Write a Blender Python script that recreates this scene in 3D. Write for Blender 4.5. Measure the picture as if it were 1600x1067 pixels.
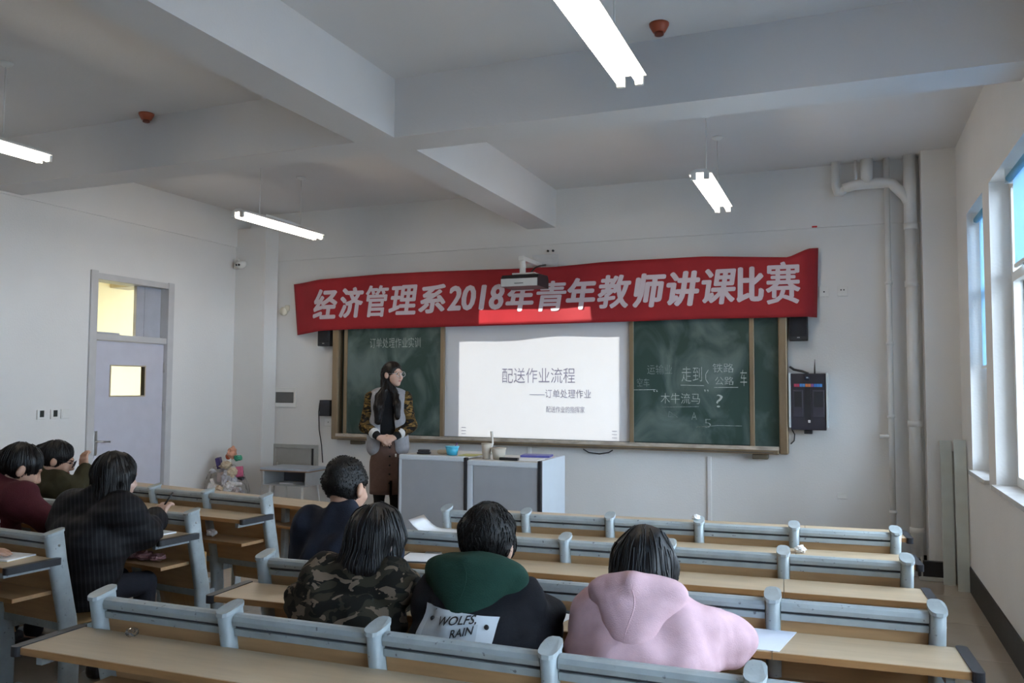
import bpy, bmesh, math, random
import numpy as np
from mathutils import Vector, Matrix, noise as mnoise
from mathutils.bvhtree import BVHTree
random.seed(7); RNG = np.random.RandomState(7)
for o in list(bpy.data.objects): bpy.data.objects.remove(o)
SC = bpy.context.scene
COL = SC.collection

# ------------------------------------------------------------------ camera
yaw, pitch, roll = -.3816, .0538, .0051
cy_, sy_, cp_, sp_ = math.cos(yaw), math.sin(yaw), math.cos(pitch), math.sin(pitch)
fwd = Vector((sy_*cp_, cy_*cp_, sp_)); rt = Vector((cy_, -sy_, 0)); up = rt.cross(fwd)
cr_, sr_ = math.cos(roll), math.sin(roll)
R_ = rt*cr_ + up*sr_; U_ = up*cr_ - rt*sr_
cam = bpy.data.cameras.new('camera'); camo = bpy.data.objects.new('camera', cam); COL.objects.link(camo)
cam.sensor_width = 36; cam.sensor_fit = 'HORIZONTAL'; cam.lens = 1292.05/1600*36; cam.clip_start = .02
m = Matrix((R_, U_, -fwd)).transposed().to_4x4(); m.translation = (0, -7.98, 1.579); camo.matrix_world = m
SC.camera = camo

# ------------------------------------------------------------------ world, exposure
SC.view_settings.view_transform = 'Standard'; SC.view_settings.look = 'None'
SC.view_settings.exposure = 0.35; SC.view_settings.gamma = 1; SC.view_settings.use_curve_mapping = False
SC.cycles.use_denoising = True; SC.cycles.max_bounces = 10; SC.cycles.diffuse_bounces = 6
SC.cycles.transparent_max_bounces = 16; SC.cycles.sample_clamp_indirect = 6.0
W = bpy.data.worlds.new('overcast_sky'); SC.world = W; W.use_nodes = True
W.node_tree.nodes['Background'].inputs[0].default_value = (.70, .83, 1.0, 1)
W.node_tree.nodes['Background'].inputs[1].default_value = 12.8
TUBE = 22.0          # fluorescent tube emission
PROJ = .66           # projector
CORR = 70.0           # corridor lamp

# ------------------------------------------------------------------ materials
MATS = {}
def mat(name, col, rough=.6, var=.06, scale=8., bump=0., bscale=40., metal=0., spec=.5, trans=0., coat=0., stretch=None, alpha=None):
    if name in MATS: return MATS[name]
    M = bpy.data.materials.new(name); M.use_nodes = True; N = M.node_tree.nodes; L = M.node_tree.links
    b = N['Principled BSDF']
    b.inputs['Roughness'].default_value = rough; b.inputs['Metallic'].default_value = metal
    b.inputs['Specular IOR Level'].default_value = spec
    if coat: b.inputs['Coat Weight'].default_value = coat; b.inputs['Coat Roughness'].default_value = .1
    if trans: b.inputs['Transmission Weight'].default_value = trans
    if alpha is not None: b.inputs['Alpha'].default_value = alpha
    tc = N.new('ShaderNodeTexCoord'); mp = N.new('ShaderNodeMapping'); L.new(tc.outputs['Object'], mp.inputs[0])
    if stretch: mp.inputs['Scale'].default_value = stretch
    nz = N.new('ShaderNodeTexNoise'); nz.inputs['Scale'].default_value = scale; nz.inputs['Detail'].default_value = 5
    L.new(mp.outputs[0], nz.inputs['Vector'])
    rp = N.new('ShaderNodeValToRGB'); L.new(nz.outputs[0], rp.inputs[0])
    c = np.array(col)
    rp.color_ramp.elements[0].position = .3; rp.color_ramp.elements[1].position = .7
    rp.color_ramp.elements[0].color = (*np.clip(c*(1-var), 0, 1), 1); rp.color_ramp.elements[1].color = (*np.clip(c*(1+var), 0, 1), 1)
    L.new(rp.outputs[0], b.inputs['Base Color'])
    if bump:
        n2 = N.new('ShaderNodeTexNoise'); n2.inputs['Scale'].default_value = bscale; n2.inputs['Detail'].default_value = 4
        L.new(mp.outputs[0], n2.inputs['Vector'])
        bp = N.new('ShaderNodeBump'); bp.inputs['Strength'].default_value = bump; bp.inputs['Distance'].default_value = .01
        L.new(n2.outputs[0], bp.inputs['Height']); L.new(bp.outputs[0], b.inputs['Normal'])
    MATS[name] = M
    return M
def emat(name, col, strength):
    M = bpy.data.materials.new(name); M.use_nodes = True; N = M.node_tree.nodes
    b = N['Principled BSDF']; b.inputs['Base Color'].default_value = (.8, .8, .8, 1)
    b.inputs['Emission Color'].default_value = (*col, 1); b.inputs['Emission Strength'].default_value = strength
    return M
def s2l(*c): return tuple(((x/255)/12.92 if x/255 <= .04045 else (((x/255)+.055)/1.055)**2.4) for x in c)
WALL = mat('white_plaster', (.73, .725, .715), .85, .03, 1.5, .15, 60)
CEIL = mat('ceiling_paint', (.69, .68, .68), .9, .03, 1.2, .1, 50)
WOODTOP = mat('desk_laminate', (.47, .365, .245), .42, .08, 3., .03, 60, spec=.5, stretch=(1, 9, 9))
WOODEDGE = mat('desk_edge_wood', (.36, .19, .075), .45, .15, 6, stretch=(1, 8, 8))
WOODPAN = mat('panel_laminate', (.45, .28, .14), .42, .13, 4, .03, 50, stretch=(1, 8, 8))
PLY = mat('seat_plywood', (.45, .27, .11), .4, .1, 5, stretch=(6, 1, 1))
STEEL = mat('grey_blue_steel', (.315, .36, .375), .42, .12, 14, .06, 90, spec=.5)
_N = STEEL.node_tree.nodes; _L = STEEL.node_tree.links
_sc = _N.new('ShaderNodeTexNoise'); _sc.inputs['Scale'].default_value = 42; _sc.inputs['Detail'].default_value = 3; _L.new(_N['Texture Coordinate'].outputs['Object'], _sc.inputs['Vector'])
_rp = _N.new('ShaderNodeValToRGB'); _rp.color_ramp.elements[0].position = .66; _rp.color_ramp.elements[1].position = .72; _L.new(_sc.outputs[0], _rp.inputs[0])
_mx = _N.new('ShaderNodeMixRGB'); _mx.inputs[2].default_value = (.13, .14, .15, 1); _L.new(_rp.outputs[0], _mx.inputs[0]); _L.new(_N['Color Ramp'].outputs[0], _mx.inputs[1]); _L.new(_mx.outputs[0], _N['Principled BSDF'].inputs['Base Color'])   # worn paint flecks
BLACKP = mat('black_plastic', (.018, .019, .024), .45, .2, 20)
DARKLINE = mat('dark_gap', (.05, .055, .065), .6)
ALU = mat('bronze_aluminium', (.27, .20, .125), .35, .18, 6, metal=.45, stretch=(1, 1, .3))
WHITEP = mat('white_plastic', (.74, .74, .72), .4, .03)
PVC = mat('white_pvc_pipe', (.70, .70, .69), .4, .04, 6)
GREYM = mat('grey_metal', (.36, .36, .34), .5, .06)
PAPER = mat('paper', (.80, .81, .83), .8, .02)
DOORM = mat('lilac_grey_door', (.55, .55, .63), .5, .03)
DOORF = mat('door_frame_grey', (.52, .52, .53), .45, .04)
CHROME = mat('satin_chrome', (.5, .5, .5), .3, .05, metal=.9)
BASEB = mat('black_stone_skirting', (.016, .015, .014), .5, .3, 12, spec=.3)
def glass_mat(name, tint, refl=.12):
    M = bpy.data.materials.new(name); M.use_nodes = True; N = M.node_tree.nodes; L = M.node_tree.links; N.clear()
    out = N.new('ShaderNodeOutputMaterial'); mx = N.new('ShaderNodeMixShader'); t = N.new('ShaderNodeBsdfTransparent'); g = N.new('ShaderNodeBsdfGlossy')
    lw = N.new('ShaderNodeFresnel'); lw.inputs[0].default_value = 1.45
    t.inputs[0].default_value = (*tint, 1); g.inputs['Roughness'].default_value = .03
    L.new(lw.outputs[0], mx.inputs[0]); L.new(t.outputs[0], mx.inputs[1]); L.new(g.outputs[0], mx.inputs[2]); L.new(mx.outputs[0], out.inputs[0])
    return M
GLASS = glass_mat('window_glass', (.95, .97, .97)); GLASS.node_tree.nodes['Fresnel'].inputs[0].default_value = 1.2; LENS = glass_mat('spectacle_lens', (.96, .97, .97)); LENS.node_tree.nodes['Fresnel'].inputs[0].default_value = 1.12

# ------------------------------------------------------------------ mesh helpers
def mesh_obj(name, verts, faces, m=None, parent=None, smooth=False, loc=None):
    me = bpy.data.meshes.new(name); me.from_pydata([tuple(v) for v in verts], [], [tuple(f) for f in faces]); me.update()
    return link(name, me, m, parent, smooth, loc)
def link(name, me, m=None, parent=None, smooth=False, loc=None):
    if m is not None and not me.materials: me.materials.append(m)
    if smooth:
        me.polygons.foreach_set('use_smooth', [True]*len(me.polygons))
    o = bpy.data.objects.new(name, me); COL.objects.link(o)
    if parent is not None: o.parent = parent
    if loc is not None: o.location = loc
    return o
def bm_obj(name, bm, m=None, parent=None, smooth=False, loc=None):
    me = bpy.data.meshes.new(name); bmesh.ops.recalc_face_normals(bm, faces=bm.faces); bm.to_mesh(me); bm.free()
    return link(name, me, m, parent, smooth, loc)
def add_box(bm, x0, x1, y0, y1, z0, z1, bev=0.):
    r = bmesh.ops.create_cube(bm, size=1.)['verts']
    for v in r: v.co = Vector(((x0+x1)/2+v.co.x*(x1-x0), (y0+y1)/2+v.co.y*(y1-y0), (z0+z1)/2+v.co.z*(z1-z0)))
    if bev:
        e = list({e for v in r for e in v.link_edges})
        bmesh.ops.bevel(bm, geom=e, offset=bev, segments=2, affect='EDGES', profile=.5)
def box(name, x0, x1, y0, y1, z0, z1, m, parent=None, bev=0., loc=None):
    bm = bmesh.new(); add_box(bm, x0, x1, y0, y1, z0, z1, bev); return bm_obj(name, bm, m, parent, False, loc)
def add_tube(bm, pts, r, n=10, ry=None, cap=True):
    """sweep a circle/ellipse along points"""
    pts = [Vector(p) for p in pts]; rings = []
    rs = r if isinstance(r, (list, tuple)) else [r]*len(pts)
    px = None
    for i, p in enumerate(pts):
        t = (pts[min(i+1, len(pts)-1)]-pts[max(i-1, 0)]).normalized()
        if px is None:
            a = Vector((1, 0, 0)) if abs(t.x) < .9 else Vector((0, 1, 0))
            px = (a-t*a.dot(t)).normalized()
        else: px = (px-t*px.dot(t)).normalized()
        q = t.cross(px); ring = []
        for k in range(n):
            a = 2*math.pi*k/n
            ring.append(bm.verts.new(p+px*math.cos(a)*rs[i]+q*math.sin(a)*(rs[i] if ry is None else ry)))
        rings.append(ring)
    for a, b in zip(rings, rings[1:]):
        for k in range(n): bm.faces.new((a[k], a[(k+1) % n], b[(k+1) % n], b[k]))
    if cap: bm.faces.new(rings[0][::-1]); bm.faces.new(rings[-1])
def tube(name, pts, r, m, parent=None, n=10, ry=None, smooth=True, loc=None):
    bm = bmesh.new(); add_tube(bm, pts, r, n, ry); o = bm_obj(name, bm, m, parent, smooth, loc); return o
def lathe(name, prof, m, parent=None, n=20, loc=None, axis='Z'):
    bm = bmesh.new(); rings = []
    for r, z in prof:
        ring = []
        for k in range(n):
            a = 2*math.pi*k/n; v = (r*math.cos(a), r*math.sin(a), z)
            if axis == 'Y': v = (v[0], -v[2], v[1])
            ring.append(bm.verts.new(v))
        rings.append(ring)
    for a, b in zip(rings, rings[1:]):
        for k in range(n): bm.faces.new((a[k], a[(k+1) % n], b[(k+1) % n], b[k]))
    bm.faces.new(rings[0][::-1]); bm.faces.new(rings[-1])
    return bm_obj(name, bm, m, parent, True, loc)
def prism(name, outline, axis, a0, a1, m, parent=None, loc=None, smooth=False):
    """closed 2D outline extruded along axis: 'X' outline=(y,z); 'Y' outline=(x,z); 'Z' outline=(x,y)"""
    def P(p, a): return {'X': (a, p[0], p[1]), 'Y': (p[0], a, p[1]), 'Z': (p[0], p[1], a)}[axis]
    n = len(outline); v = [P(p, a0) for p in outline]+[P(p, a1) for p in outline]
    f = [tuple(range(n))[::-1], tuple(range(n, 2*n))]+[(i, (i+1) % n, n+(i+1) % n, n+i) for i in range(n)]
    me = bpy.data.meshes.new(name); me.from_pydata(v, [], f); bm = bmesh.new(); bm.from_mesh(me); bmesh.ops.recalc_face_normals(bm, faces=bm.faces); bm.to_mesh(me); bm.free()
    return link(name, me, m, parent, smooth, loc)
def rrect(w, h, r, n=4, cx=0, cy=0):
    o = []
    for sx, sy, a0 in ((1, 1, 0), (-1, 1, 90), (-1, -1, 180), (1, -1, 270)):
        for k in range(n+1):
            a = math.radians(a0+90*k/n); o.append((cx+sx*(w/2-r)+r*math.cos(a), cy+sy*(h/2-r)+r*math.sin(a)))
    return o
def tag(o, label, cat, group=None, kind=None):
    o['label'] = label; o['category'] = cat
    if group: o['group'] = group
    if kind: o['kind'] = kind
    return o
def struct(o, label=None, cat=None):
    o['kind'] = 'structure'
    if label: o['label'] = label; o['category'] = cat
    return o
def empty(name, loc=(0, 0, 0), rz=0., label=None, cat=None, group=None):
    o = bpy.data.objects.new(name, None); COL.objects.link(o); o.location = loc; o.rotation_euler = (0, 0, rz)
    if label: tag(o, label, cat, group)
    return o
def text_mesh(s, size, bold=0., shear=0., align='CENTER'):
    c = bpy.data.curves.new('lettering', 'FONT'); c.body = s; c.size = size; c.offset = bold*size; c.shear = shear; c.align_x = align
    c.resolution_u = 3
    o = bpy.data.objects.new('tmp_lettering', c); COL.objects.link(o)
    bpy.context.view_layer.update()
    dg = bpy.context.evaluated_depsgraph_get(); me = bpy.data.meshes.new_from_object(o.evaluated_get(dg)); me.materials.clear()
    bpy.data.objects.remove(o); bpy.data.curves.remove(c)
    return me
def wall_text(name, s, x0, x1, z0, z1, y, m, parent, bold=0., shear=0.):
    """flat text facing -Y filling a rectangle"""
    me = text_mesh(s, 1., bold, shear, 'LEFT'); v = np.array([p.co[:] for p in me.vertices])
    lo, hi = v.min(0), v.max(0)
    for p in me.vertices:
        a = (p.co.x-lo[0])/(hi[0]-lo[0]); b = (p.co.y-lo[1])/(hi[1]-lo[1]); p.co = (x0+a*(x1-x0), y, z0+b*(z1-z0))
    return link(name, me, m, parent)

# ------------------------------------------------------------------ the room
XL, XR, YB, H = -6.598, .896, -9.6, 3.596
fl = struct(box('floor', XL-.2, XR+.3, YB-.2, .2, -.12, -.012, mat('grout', (.22, .19, .16), .8)))
TILE = mat('beige_polished_tile', (.40, .34, .275), .12, .10, 2.2, spec=.5)
tile_me = None
TS = .8
nx = int(math.ceil((XR-XL)/TS)); ny = int(math.ceil(-YB/TS))
for i in range(nx):
    for j in range(ny):
        x0 = XR-(i+1)*TS; y0 = -(j+1)*TS
        w = min(TS, XR-i*TS-XL) if x0 < XL else TS
        d = min(TS, -j*TS-YB) if y0 < YB else TS
        if w == TS and d == TS:
            if tile_me is None:
                t = box('tile', .0015, TS-.0015, .0015, TS-.0015, -.012, 0, TILE, fl, .001); tile_me = t.data
            else: t = link('tile', tile_me, None, fl)
            t.location = (x0, y0, 0)
        else:
            xa = XR-i*TS-w; ya = -j*TS-d
            box('tile', xa+.0015, xa+w-.0015, ya+.0015, ya+d-.0015, -.012, 0, TILE, fl, .001)
struct(box('ceiling', XL-.2, XR+.3, YB-.2, .2, H, H+.15, CEIL))
struct(box('wall_front', XL-.2, XR+.3, 0, .2, 0, H, WALL))
struct(box('wall_back', XL-.2, XR+.3, YB-.2, YB, 0, H, WALL))
# beams
struct(box('trim_1', -3.022, -2.718, YB, -.02, 3.204, H, CEIL), 'white ceiling beam running towards the blackboard wall', 'beam')
for nm, y0, y1, lb in (('trim_2', -3.303, -2.996, 'white ceiling beam crossing the room from door wall to window wall'), ('trim_3', -6.75, -6.44, 'white ceiling cross beam behind the last row')):
    bm = bmesh.new(); add_box(bm, XL, -3.022, y0, y1, 3.204, H); add_box(bm, -2.718, XR, y0, y1, 3.204, H)
    struct(bm_obj(nm, bm, CEIL), lb, 'beam')
struct(box('trim_4', XL, XR, -.02, 0, 3.033, H, WALL), 'shallow plaster band along the top of the blackboard wall', 'trim')
struct(box('trim_5', XL, XL+.02, YB, 0, 3.186, H, WALL), 'shallow plaster band along the top of the door wall', 'trim')
struct(box('trim_6', XL, -6.17, -.25, -.02, 0, 3.4, WALL), 'plaster corner column beside the rubbish heap', 'column')
struct(box('trim_7', .635, XR, -.25, 0, 0, H, WALL), 'plaster corner column beside the drain pipes', 'column')
# door wall with opening
DY0, DY1, DZ = -2.205, -1.25, 2.64
bm = bmesh.new()
add_box(bm, XL-.2, XL, YB, DY0, 0, H); add_box(bm, XL-.2, XL, DY1, 0, 0, H); add_box(bm, XL-.2, XL, DY0, DY1, DZ, H)
struct(bm_obj('wall_left', bm, WALL))
# window wall
WZ0, WZ1 = .962, 2.92
wins = [(-1.6, -.82), (-4.55, -1.87), (-8.2, -5.1)]
bm = bmesh.new(); WT = XR+.28
add_box(bm, XR, WT, YB, 0, 0, WZ0-.03); add_box(bm, XR, WT, YB, 0, WZ1, H)
ys = [0]+[v for w in wins for v in (w[1], w[0])]+[YB]
for a in range(0, len(ys), 2): add_box(bm, XR, WT, ys[a+1], ys[a], WZ0-.03, WZ1)
struct(bm_obj('wall_right', bm, WALL))
struct(box('baseboard_right', XR-.012, XR, YB, -.25, 0, .19, BASEB))
struct(box('baseboard_left', XL, XL+.012, YB, DY0-.06, 0, .15, BASEB))
bm = bmesh.new(); add_box(bm, -6.15, -5.3, -.012, 0, 0, .15); add_box(bm, -.3, .635, -.012, 0, 0, .15)
struct(bm_obj('baseboard_front', bm, BASEB))
SILL = mat('pale_stone_sill', (.62, .62, .62), .25, .08, 9)
for i, (a, b) in enumerate(wins):
    w = empty('window_%d' % (i+1)); w['kind'] = 'structure'
    X0, X1 = XR+.115, XR+.175
    nsash = max(1, round((b-a)/.8))
    bm = bmesh.new()
    add_box(bm, X0, X1, a, b, WZ0, WZ0+.06); add_box(bm, X0, X1, a, b, WZ1-.06, WZ1)
    add_box(bm, X0, X1, a, a+.06, WZ0+.06, WZ1-.06); add_box(bm, X0, X1, b-.06, b, WZ0+.06, WZ1-.06)
    add_box(bm, X0, X1, a+.06, b-.06, 2.26, 2.32)
    for k in range(1, nsash):
        yk = a+(b-a)*k/nsash; add_box(bm, X0, X1, yk-.035, yk+.035, WZ0+.06, 2.26); add_box(bm, X0, X1, yk-.03, yk+.03, 2.32, WZ1-.06)
    bm_obj('window_frame', bm, WHITEP, w)
    for k in range(nsash):
        ya = a+(b-a)*k/nsash+.035; yb = a+(b-a)*(k+1)/nsash-.035
        box('pane', X0+.028, X0+.033, ya, yb, WZ0+.06, 2.26, GLASS, w); box('pane', X0+.028, X0+.033, ya, yb, 2.32, WZ1-.06, GLASS, w)
    box('window_sill', XR-.03, XR+.28, a, b, WZ0-.03, WZ0, SILL, w)
# roller blinds
def cloth_translucent(name, col, tr):
    M = bpy.data.materials.new(name); M.use_nodes = True; N = M.node_tree.nodes; L = M.node_tree.links
    b = N['Principled BSDF']; b.inputs['Base Color'].default_value = (*col, 1); b.inputs['Roughness'].default_value = .8
    t = N.new('ShaderNodeBsdfTranslucent'); mx = N.new('ShaderNodeMixShader'); mx.inputs[0].default_value = tr
    w = N.new('ShaderNodeTexWave'); w.inputs['Scale'].default_value = 60; w.inputs['Distortion'].default_value = .3
    rp = N.new('ShaderNodeValToRGB'); rp.color_ramp.elements[0].color = (*[c*.92 for c in col], 1); rp.color_ramp.elements[1].color = (*col, 1)
    tc = N.new('ShaderNodeTexCoord'); L.new(tc.outputs['Object'], w.inputs['Vector']); L.new(w.outputs[0], rp.inputs[0]); L.new(rp.outputs[0], b.inputs['Base Color']); L.new(rp.outputs[0], t.inputs[0])
    L.new(b.outputs[0], mx.inputs[1]); L.new(t.outputs[0], mx.inputs[2]); L.new(mx.outputs[0], N['Material Output'].inputs[0])
    return M
BLIND = cloth_translucent('blue_blind_cloth', (.50, .69, .83), .5)
for (a, b, zb, lb) in ((-1.56, -.86, 1.75, 'blue roller blind half lowered over the narrow window by the corner'), (-4.5, -2.22, 2.33, 'blue roller blind partly lowered over the wide window'), (-8.15, -5.15, 1.75, 'unseen blue roller blind lowered to dim the window beyond the last row')):  # last blind is out of view, its drop set to cut daylight
    t = empty('roller_blind', (XR+.06, (a+b)/2, 2.86), 0, lb, 'blind'); hw = (b-a)/2
    tube('roller', [(0, -hw, 0), (0, hw, 0)], .022, mat('blue_roller', (.10, .33, .50), .5), t, 12)
    box('blind_cloth', .018, .0195, -hw+.01, hw-.01, zb-2.86, .0, BLIND, t)
    box('hem_bar', .01, .026, -hw+.01, hw-.01, zb-2.88, zb-2.86, WHITEP, t)
    for s in (-1, 1): box('bracket', -.025, .03, s*hw-.006, s*hw+.006, -.03, .06, WHITEP, t)
# ground far below the windows
struct(box('ground_outside', XR+3, 60, -60, 60, -8.2, -8, mat('grey_paving', (.16, .16, .15), .9, .1, .3)), 'grey paving far below the windows', 'ground')
# door
d = empty('door_1', (XL, DY0, 0)); d['kind'] = 'structure'; DW = DY1-DY0
bm = bmesh.new()
for y0, y1 in ((-.045, .035), (DW-.035, DW+.045)): add_box(bm, -.21, .02, y0, y1, 0, DZ+.02 if y0 < 0 else DZ+.005, .004)
add_box(bm, -.21, .015, .035, DW-.035, DZ-.06, DZ, .004); add_box(bm, -.15, .005, .035, DW-.035, 2.0, 2.06, .004)
bm_obj('door_frame', bm, DOORF, d)
bm = bmesh.new(); add_box(bm, -.13, -.09, .035, .40, 2.06, 2.085); add_box(bm, -.13, -.09, .60, DW-.035, 2.06, DZ-.06); add_box(bm, -.13, -.085, .70, .735, 2.07, DZ-.06)
bm_obj('transom_sash', bm, mat('grey_blue_sash', (.40, .42, .48), .4), d)
box('transom_pane', -.115, -.11, .035, .62, 2.07, DZ-.06, GLASS, d)
leaf = bmesh.new(); ly0, ly1 = .25, .67; lz0, lz1 = 1.465, 1.755
for q in ((.038, ly0, .01, 1.995), (ly1, DW-.038, .01, 1.995), (ly0, ly1, .01, lz0), (ly0, ly1, lz1, 1.995)): add_box(leaf, -.075, -.03, *q)
lf = bm_obj('door_leaf', leaf, DOORM, d)
bm = bmesh.new()
for q in ((ly0-.012, ly0, lz0-.012, lz1+.012), (ly1, ly1+.012, lz0-.012, lz1+.012), (ly0, ly1, lz0-.012, lz0), (ly0, ly1, lz1, lz1+.012)): add_box(bm, -.078, -.024, *q)
bm_obj('vision_frame', bm, mat('tan_trim', (.45, .38, .28), .5), lf)
box('vision_pane', -.056, -.05, ly0, ly1, lz0, lz1, GLASS, lf)
hd = box('handle_plate', -.03, -.022, .07, .115, .90, 1.13, CHROME, d, .004)
tube('lever', [(-.02, .09, 1.03), (.03, .09, 1.03), (.035, .13, 1.03), (.035, .21, 1.025)], .009, CHROME, hd)
for z in (1.35, 1.75, .3): tube('hinge', [(-.022, DW-.035, z-.05), (-.022, DW-.035, z+.05)], .009, CHROME, d, 8)
# corridor behind the door
CREAM = mat('cream_corridor_paint', (.80, .70, .44), .8, .03, 2)
bm = bmesh.new(); cx0 = XL-2.4
add_box(bm, cx0-.1, cx0, -4.2, 1.2, 0, 3.3); add_box(bm, cx0, XL-.2, -4.3, -4.2, 0, 3.3); add_box(bm, cx0, XL-.2, 1.2, 1.3, 0, 3.3)
struct(bm_obj('wall_corridor', bm, CREAM))
struct(box('floor_corridor', cx0, XL-.2, -4.2, 1.2, -.05, 0, TILE)); struct(box('ceiling_corridor', cx0, XL-.2, -4.2, 1.2, 3.3, 3.35, CREAM))
struct(box('trim_8', cx0, XL-.2, .15, .45, 2.85, 3.3, mat('corridor_beam', (.45, .41, .33), .8)), 'corridor ceiling beam seen through the transom', 'beam')
t = empty('corridor_lamp', (XL-1.3, -2.4, 3.25), 0, 'warm ceiling lamp in the corridor behind the door', 'lamp')
lathe('lamp_shade', [(.16, .05), (.16, 0), (.12, -.05), (.02, -.07)], emat('warm_lamp', (1, .82, .45), CORR), t)
lathe('lamp_base', [(.17, .05), (.17, .03), (.165, .03)], WHITEP, t)

# ------------------------------------------------------------------ suspended lamps
TUBEM = emat('fluorescent_tube', (1., .87, .70), TUBE)
def lamp(x, y, z, lb):
    t = empty('ceiling_light', (x, y, z), 0, lb, 'light', 'suspended twin tube lights'); L2 = .59
    prism('housing', [(-.08, .022), (-.075, .034), (-.03, .058), (.03, .058), (.075, .034), (.08, .022), (.06, .022), (.025, .03), (-.025, .03), (-.06, .022)], 'Y', -L2, L2, WHITEP, t)
    for s in (-1, 1):
        tube('fluorescent_tube', [(s*.045, -L2+.015, 0), (s*.045, L2-.015, 0)], .0165, TUBEM, t, 12)
        for e in (-1, 1): box('lamp_holder', s*.045-.02, s*.045+.02, e*L2-.012, e*L2+.012, -.02, .035, WHITEP, t, .004)
    for e in (-1, 1):
        tube('rod', [(0, e*.30, .055), (0, e*.30, H-z-.01)], .004, WHITEP, t, 6)
        lathe('ceiling_rose', [(.045, H-z), (.04, H-z-.012), (.012, H-z-.03)], WHITEP, t, 14, (0, e*.30, 0))
    box('ballast_cover', -.03, .03, -.25, .25, .058, .075, WHITEP, t)
lamp(-.92, -1.55, 3.06, 'lit twin tube light hanging nearest the drain pipes')
lamp(-.92, -4.79, 3.02, 'large lit twin tube light at the top edge beside the orange detector')
lamp(-4.87, -1.67, 3.05, 'lit twin tube light hanging above the left end of the banner')
lamp(-4.87, -4.73, 3.05, 'lit twin tube light at the left edge above the door wall')
# detectors
for x, y, lb in ((-.925, -3.5, 'orange cone-shaped smoke detector right of the big light'), (-4.805, -3.36, 'dark red cone-shaped smoke detector on the left ceiling bay')):
    t = empty('smoke_detector', (x, y, H), 0, lb, 'detector', 'ceiling smoke detectors')
    DM = mat('orange_detector_plastic', (.36, .075, .03), .4, .1)
    lathe('cone', [(.056, 0), (.054, -.012), (.034, -.048), (.026, -.05)], DM, t, 18)
    lathe('tip', [(.026, -.05), (.026, -.064), (.018, -.068)], mat('dark_red_plastic', (.16, .03, .015), .4), t, 18)

# ------------------------------------------------------------------ blackboard
bb = empty('sliding_blackboard', (-2.9, 0, .97), 0, 'sliding blackboard with bronze frame and white centre panel on the front wall', 'blackboard')
def bbx(v): return v+2.9
def bbz(v): return v-.97
def bbox_(name, x0, x1, y0, y1, z0, z1, m, p=bb, bev=0.): return box(name, bbx(x0), bbx(x1), y0, y1, bbz(z0), bbz(z1), m, p, bev)
BT = 2.42
CHALKB = bpy.data.materials.new('chalkboard_green'); CHALKB.use_nodes = True
N = CHALKB.node_tree.nodes; L = CHALKB.node_tree.links; b = N['Principled BSDF']; b.inputs['Roughness'].default_value = .55
tc = N.new('ShaderNodeTexCoord'); n1 = N.new('ShaderNodeTexNoise'); n1.inputs['Scale'].default_value = 2.6; n1.inputs['Detail'].default_value = 7; n1.inputs['Distortion'].default_value = 1.2
mp = N.new('ShaderNodeMapping'); mp.inputs['Scale'].default_value = (1, 1, .7); L.new(tc.outputs['Object'], mp.inputs[0]); L.new(mp.outputs[0], n1.inputs['Vector'])
rp = N.new('ShaderNodeValToRGB'); E_ = rp.color_ramp.elements; E_[0].position = .42; E_[0].color = (.018, .048, .040, 1); E_[1].position = .8; E_[1].color = (.15, .20, .19, 1); L.new(n1.outputs[0], rp.inputs[0]); L.new(rp.outputs[0], b.inputs['Base Color'])
bbox_('outer_frame', -5.33, -5.25, -.12, 0, .975, BT, ALU, bev=.012); bbox_('outer_frame', -.55, -.472, -.12, 0, .975, BT, ALU, bev=.012)
bbox_('outer_frame', -5.25, -.55, -.12, 0, BT-.08, BT, ALU, bev=.01)
bbox_('chalk_tray', -5.25, -.55, -.135, 0, .972, 1.03, ALU, bev=.012)
bbox_('tray_lip', -5.25, -.55, -.15, -.135, 1.012, 1.045, mat('pale_chalky_aluminium', (.42, .37, .31), .5, .3, 30, stretch=(.3, 1, 1)))
bbox_('backing', -5.25, -.55, -.03, 0, 1.03, BT-.08, mat('dark_green_backing', (.016, .03, .026), .7))
bbox_('white_panel', -4.0, -1.92, -.05, -.03, 1.045, BT-.08, mat('white_screen_panel', (.62, .63, .66), .6, .01))
bbox_('fixed_board', -.80, -.555, -.05, -.03, 1.04, BT-.08, CHALKB)
for x0, x1 in ((-5.19, -3.945), (-1.935, -.765)):
    p = bbox_('sliding_board', x0+.04, x1-.04, -.085, -.06, 1.05, BT-.09, CHALKB)
    for a, c in ((x0, x0+.042), (x1-.042, x1)): bbox_('board_stile', a, c, -.095, -.055, 1.035, BT-.085, ALU, p, .004)
for x in (-5.02, -.72): bbox_('tray_bracket', x-.07, x+.07, -.10, 0, .925, .972, mat('dark_bronze', (.12, .10, .07), .5), bev=.008)
bbox_('tray_bracket', -5.22, -.6, -.139, -.136, .985, .99, DARKLINE)
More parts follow.
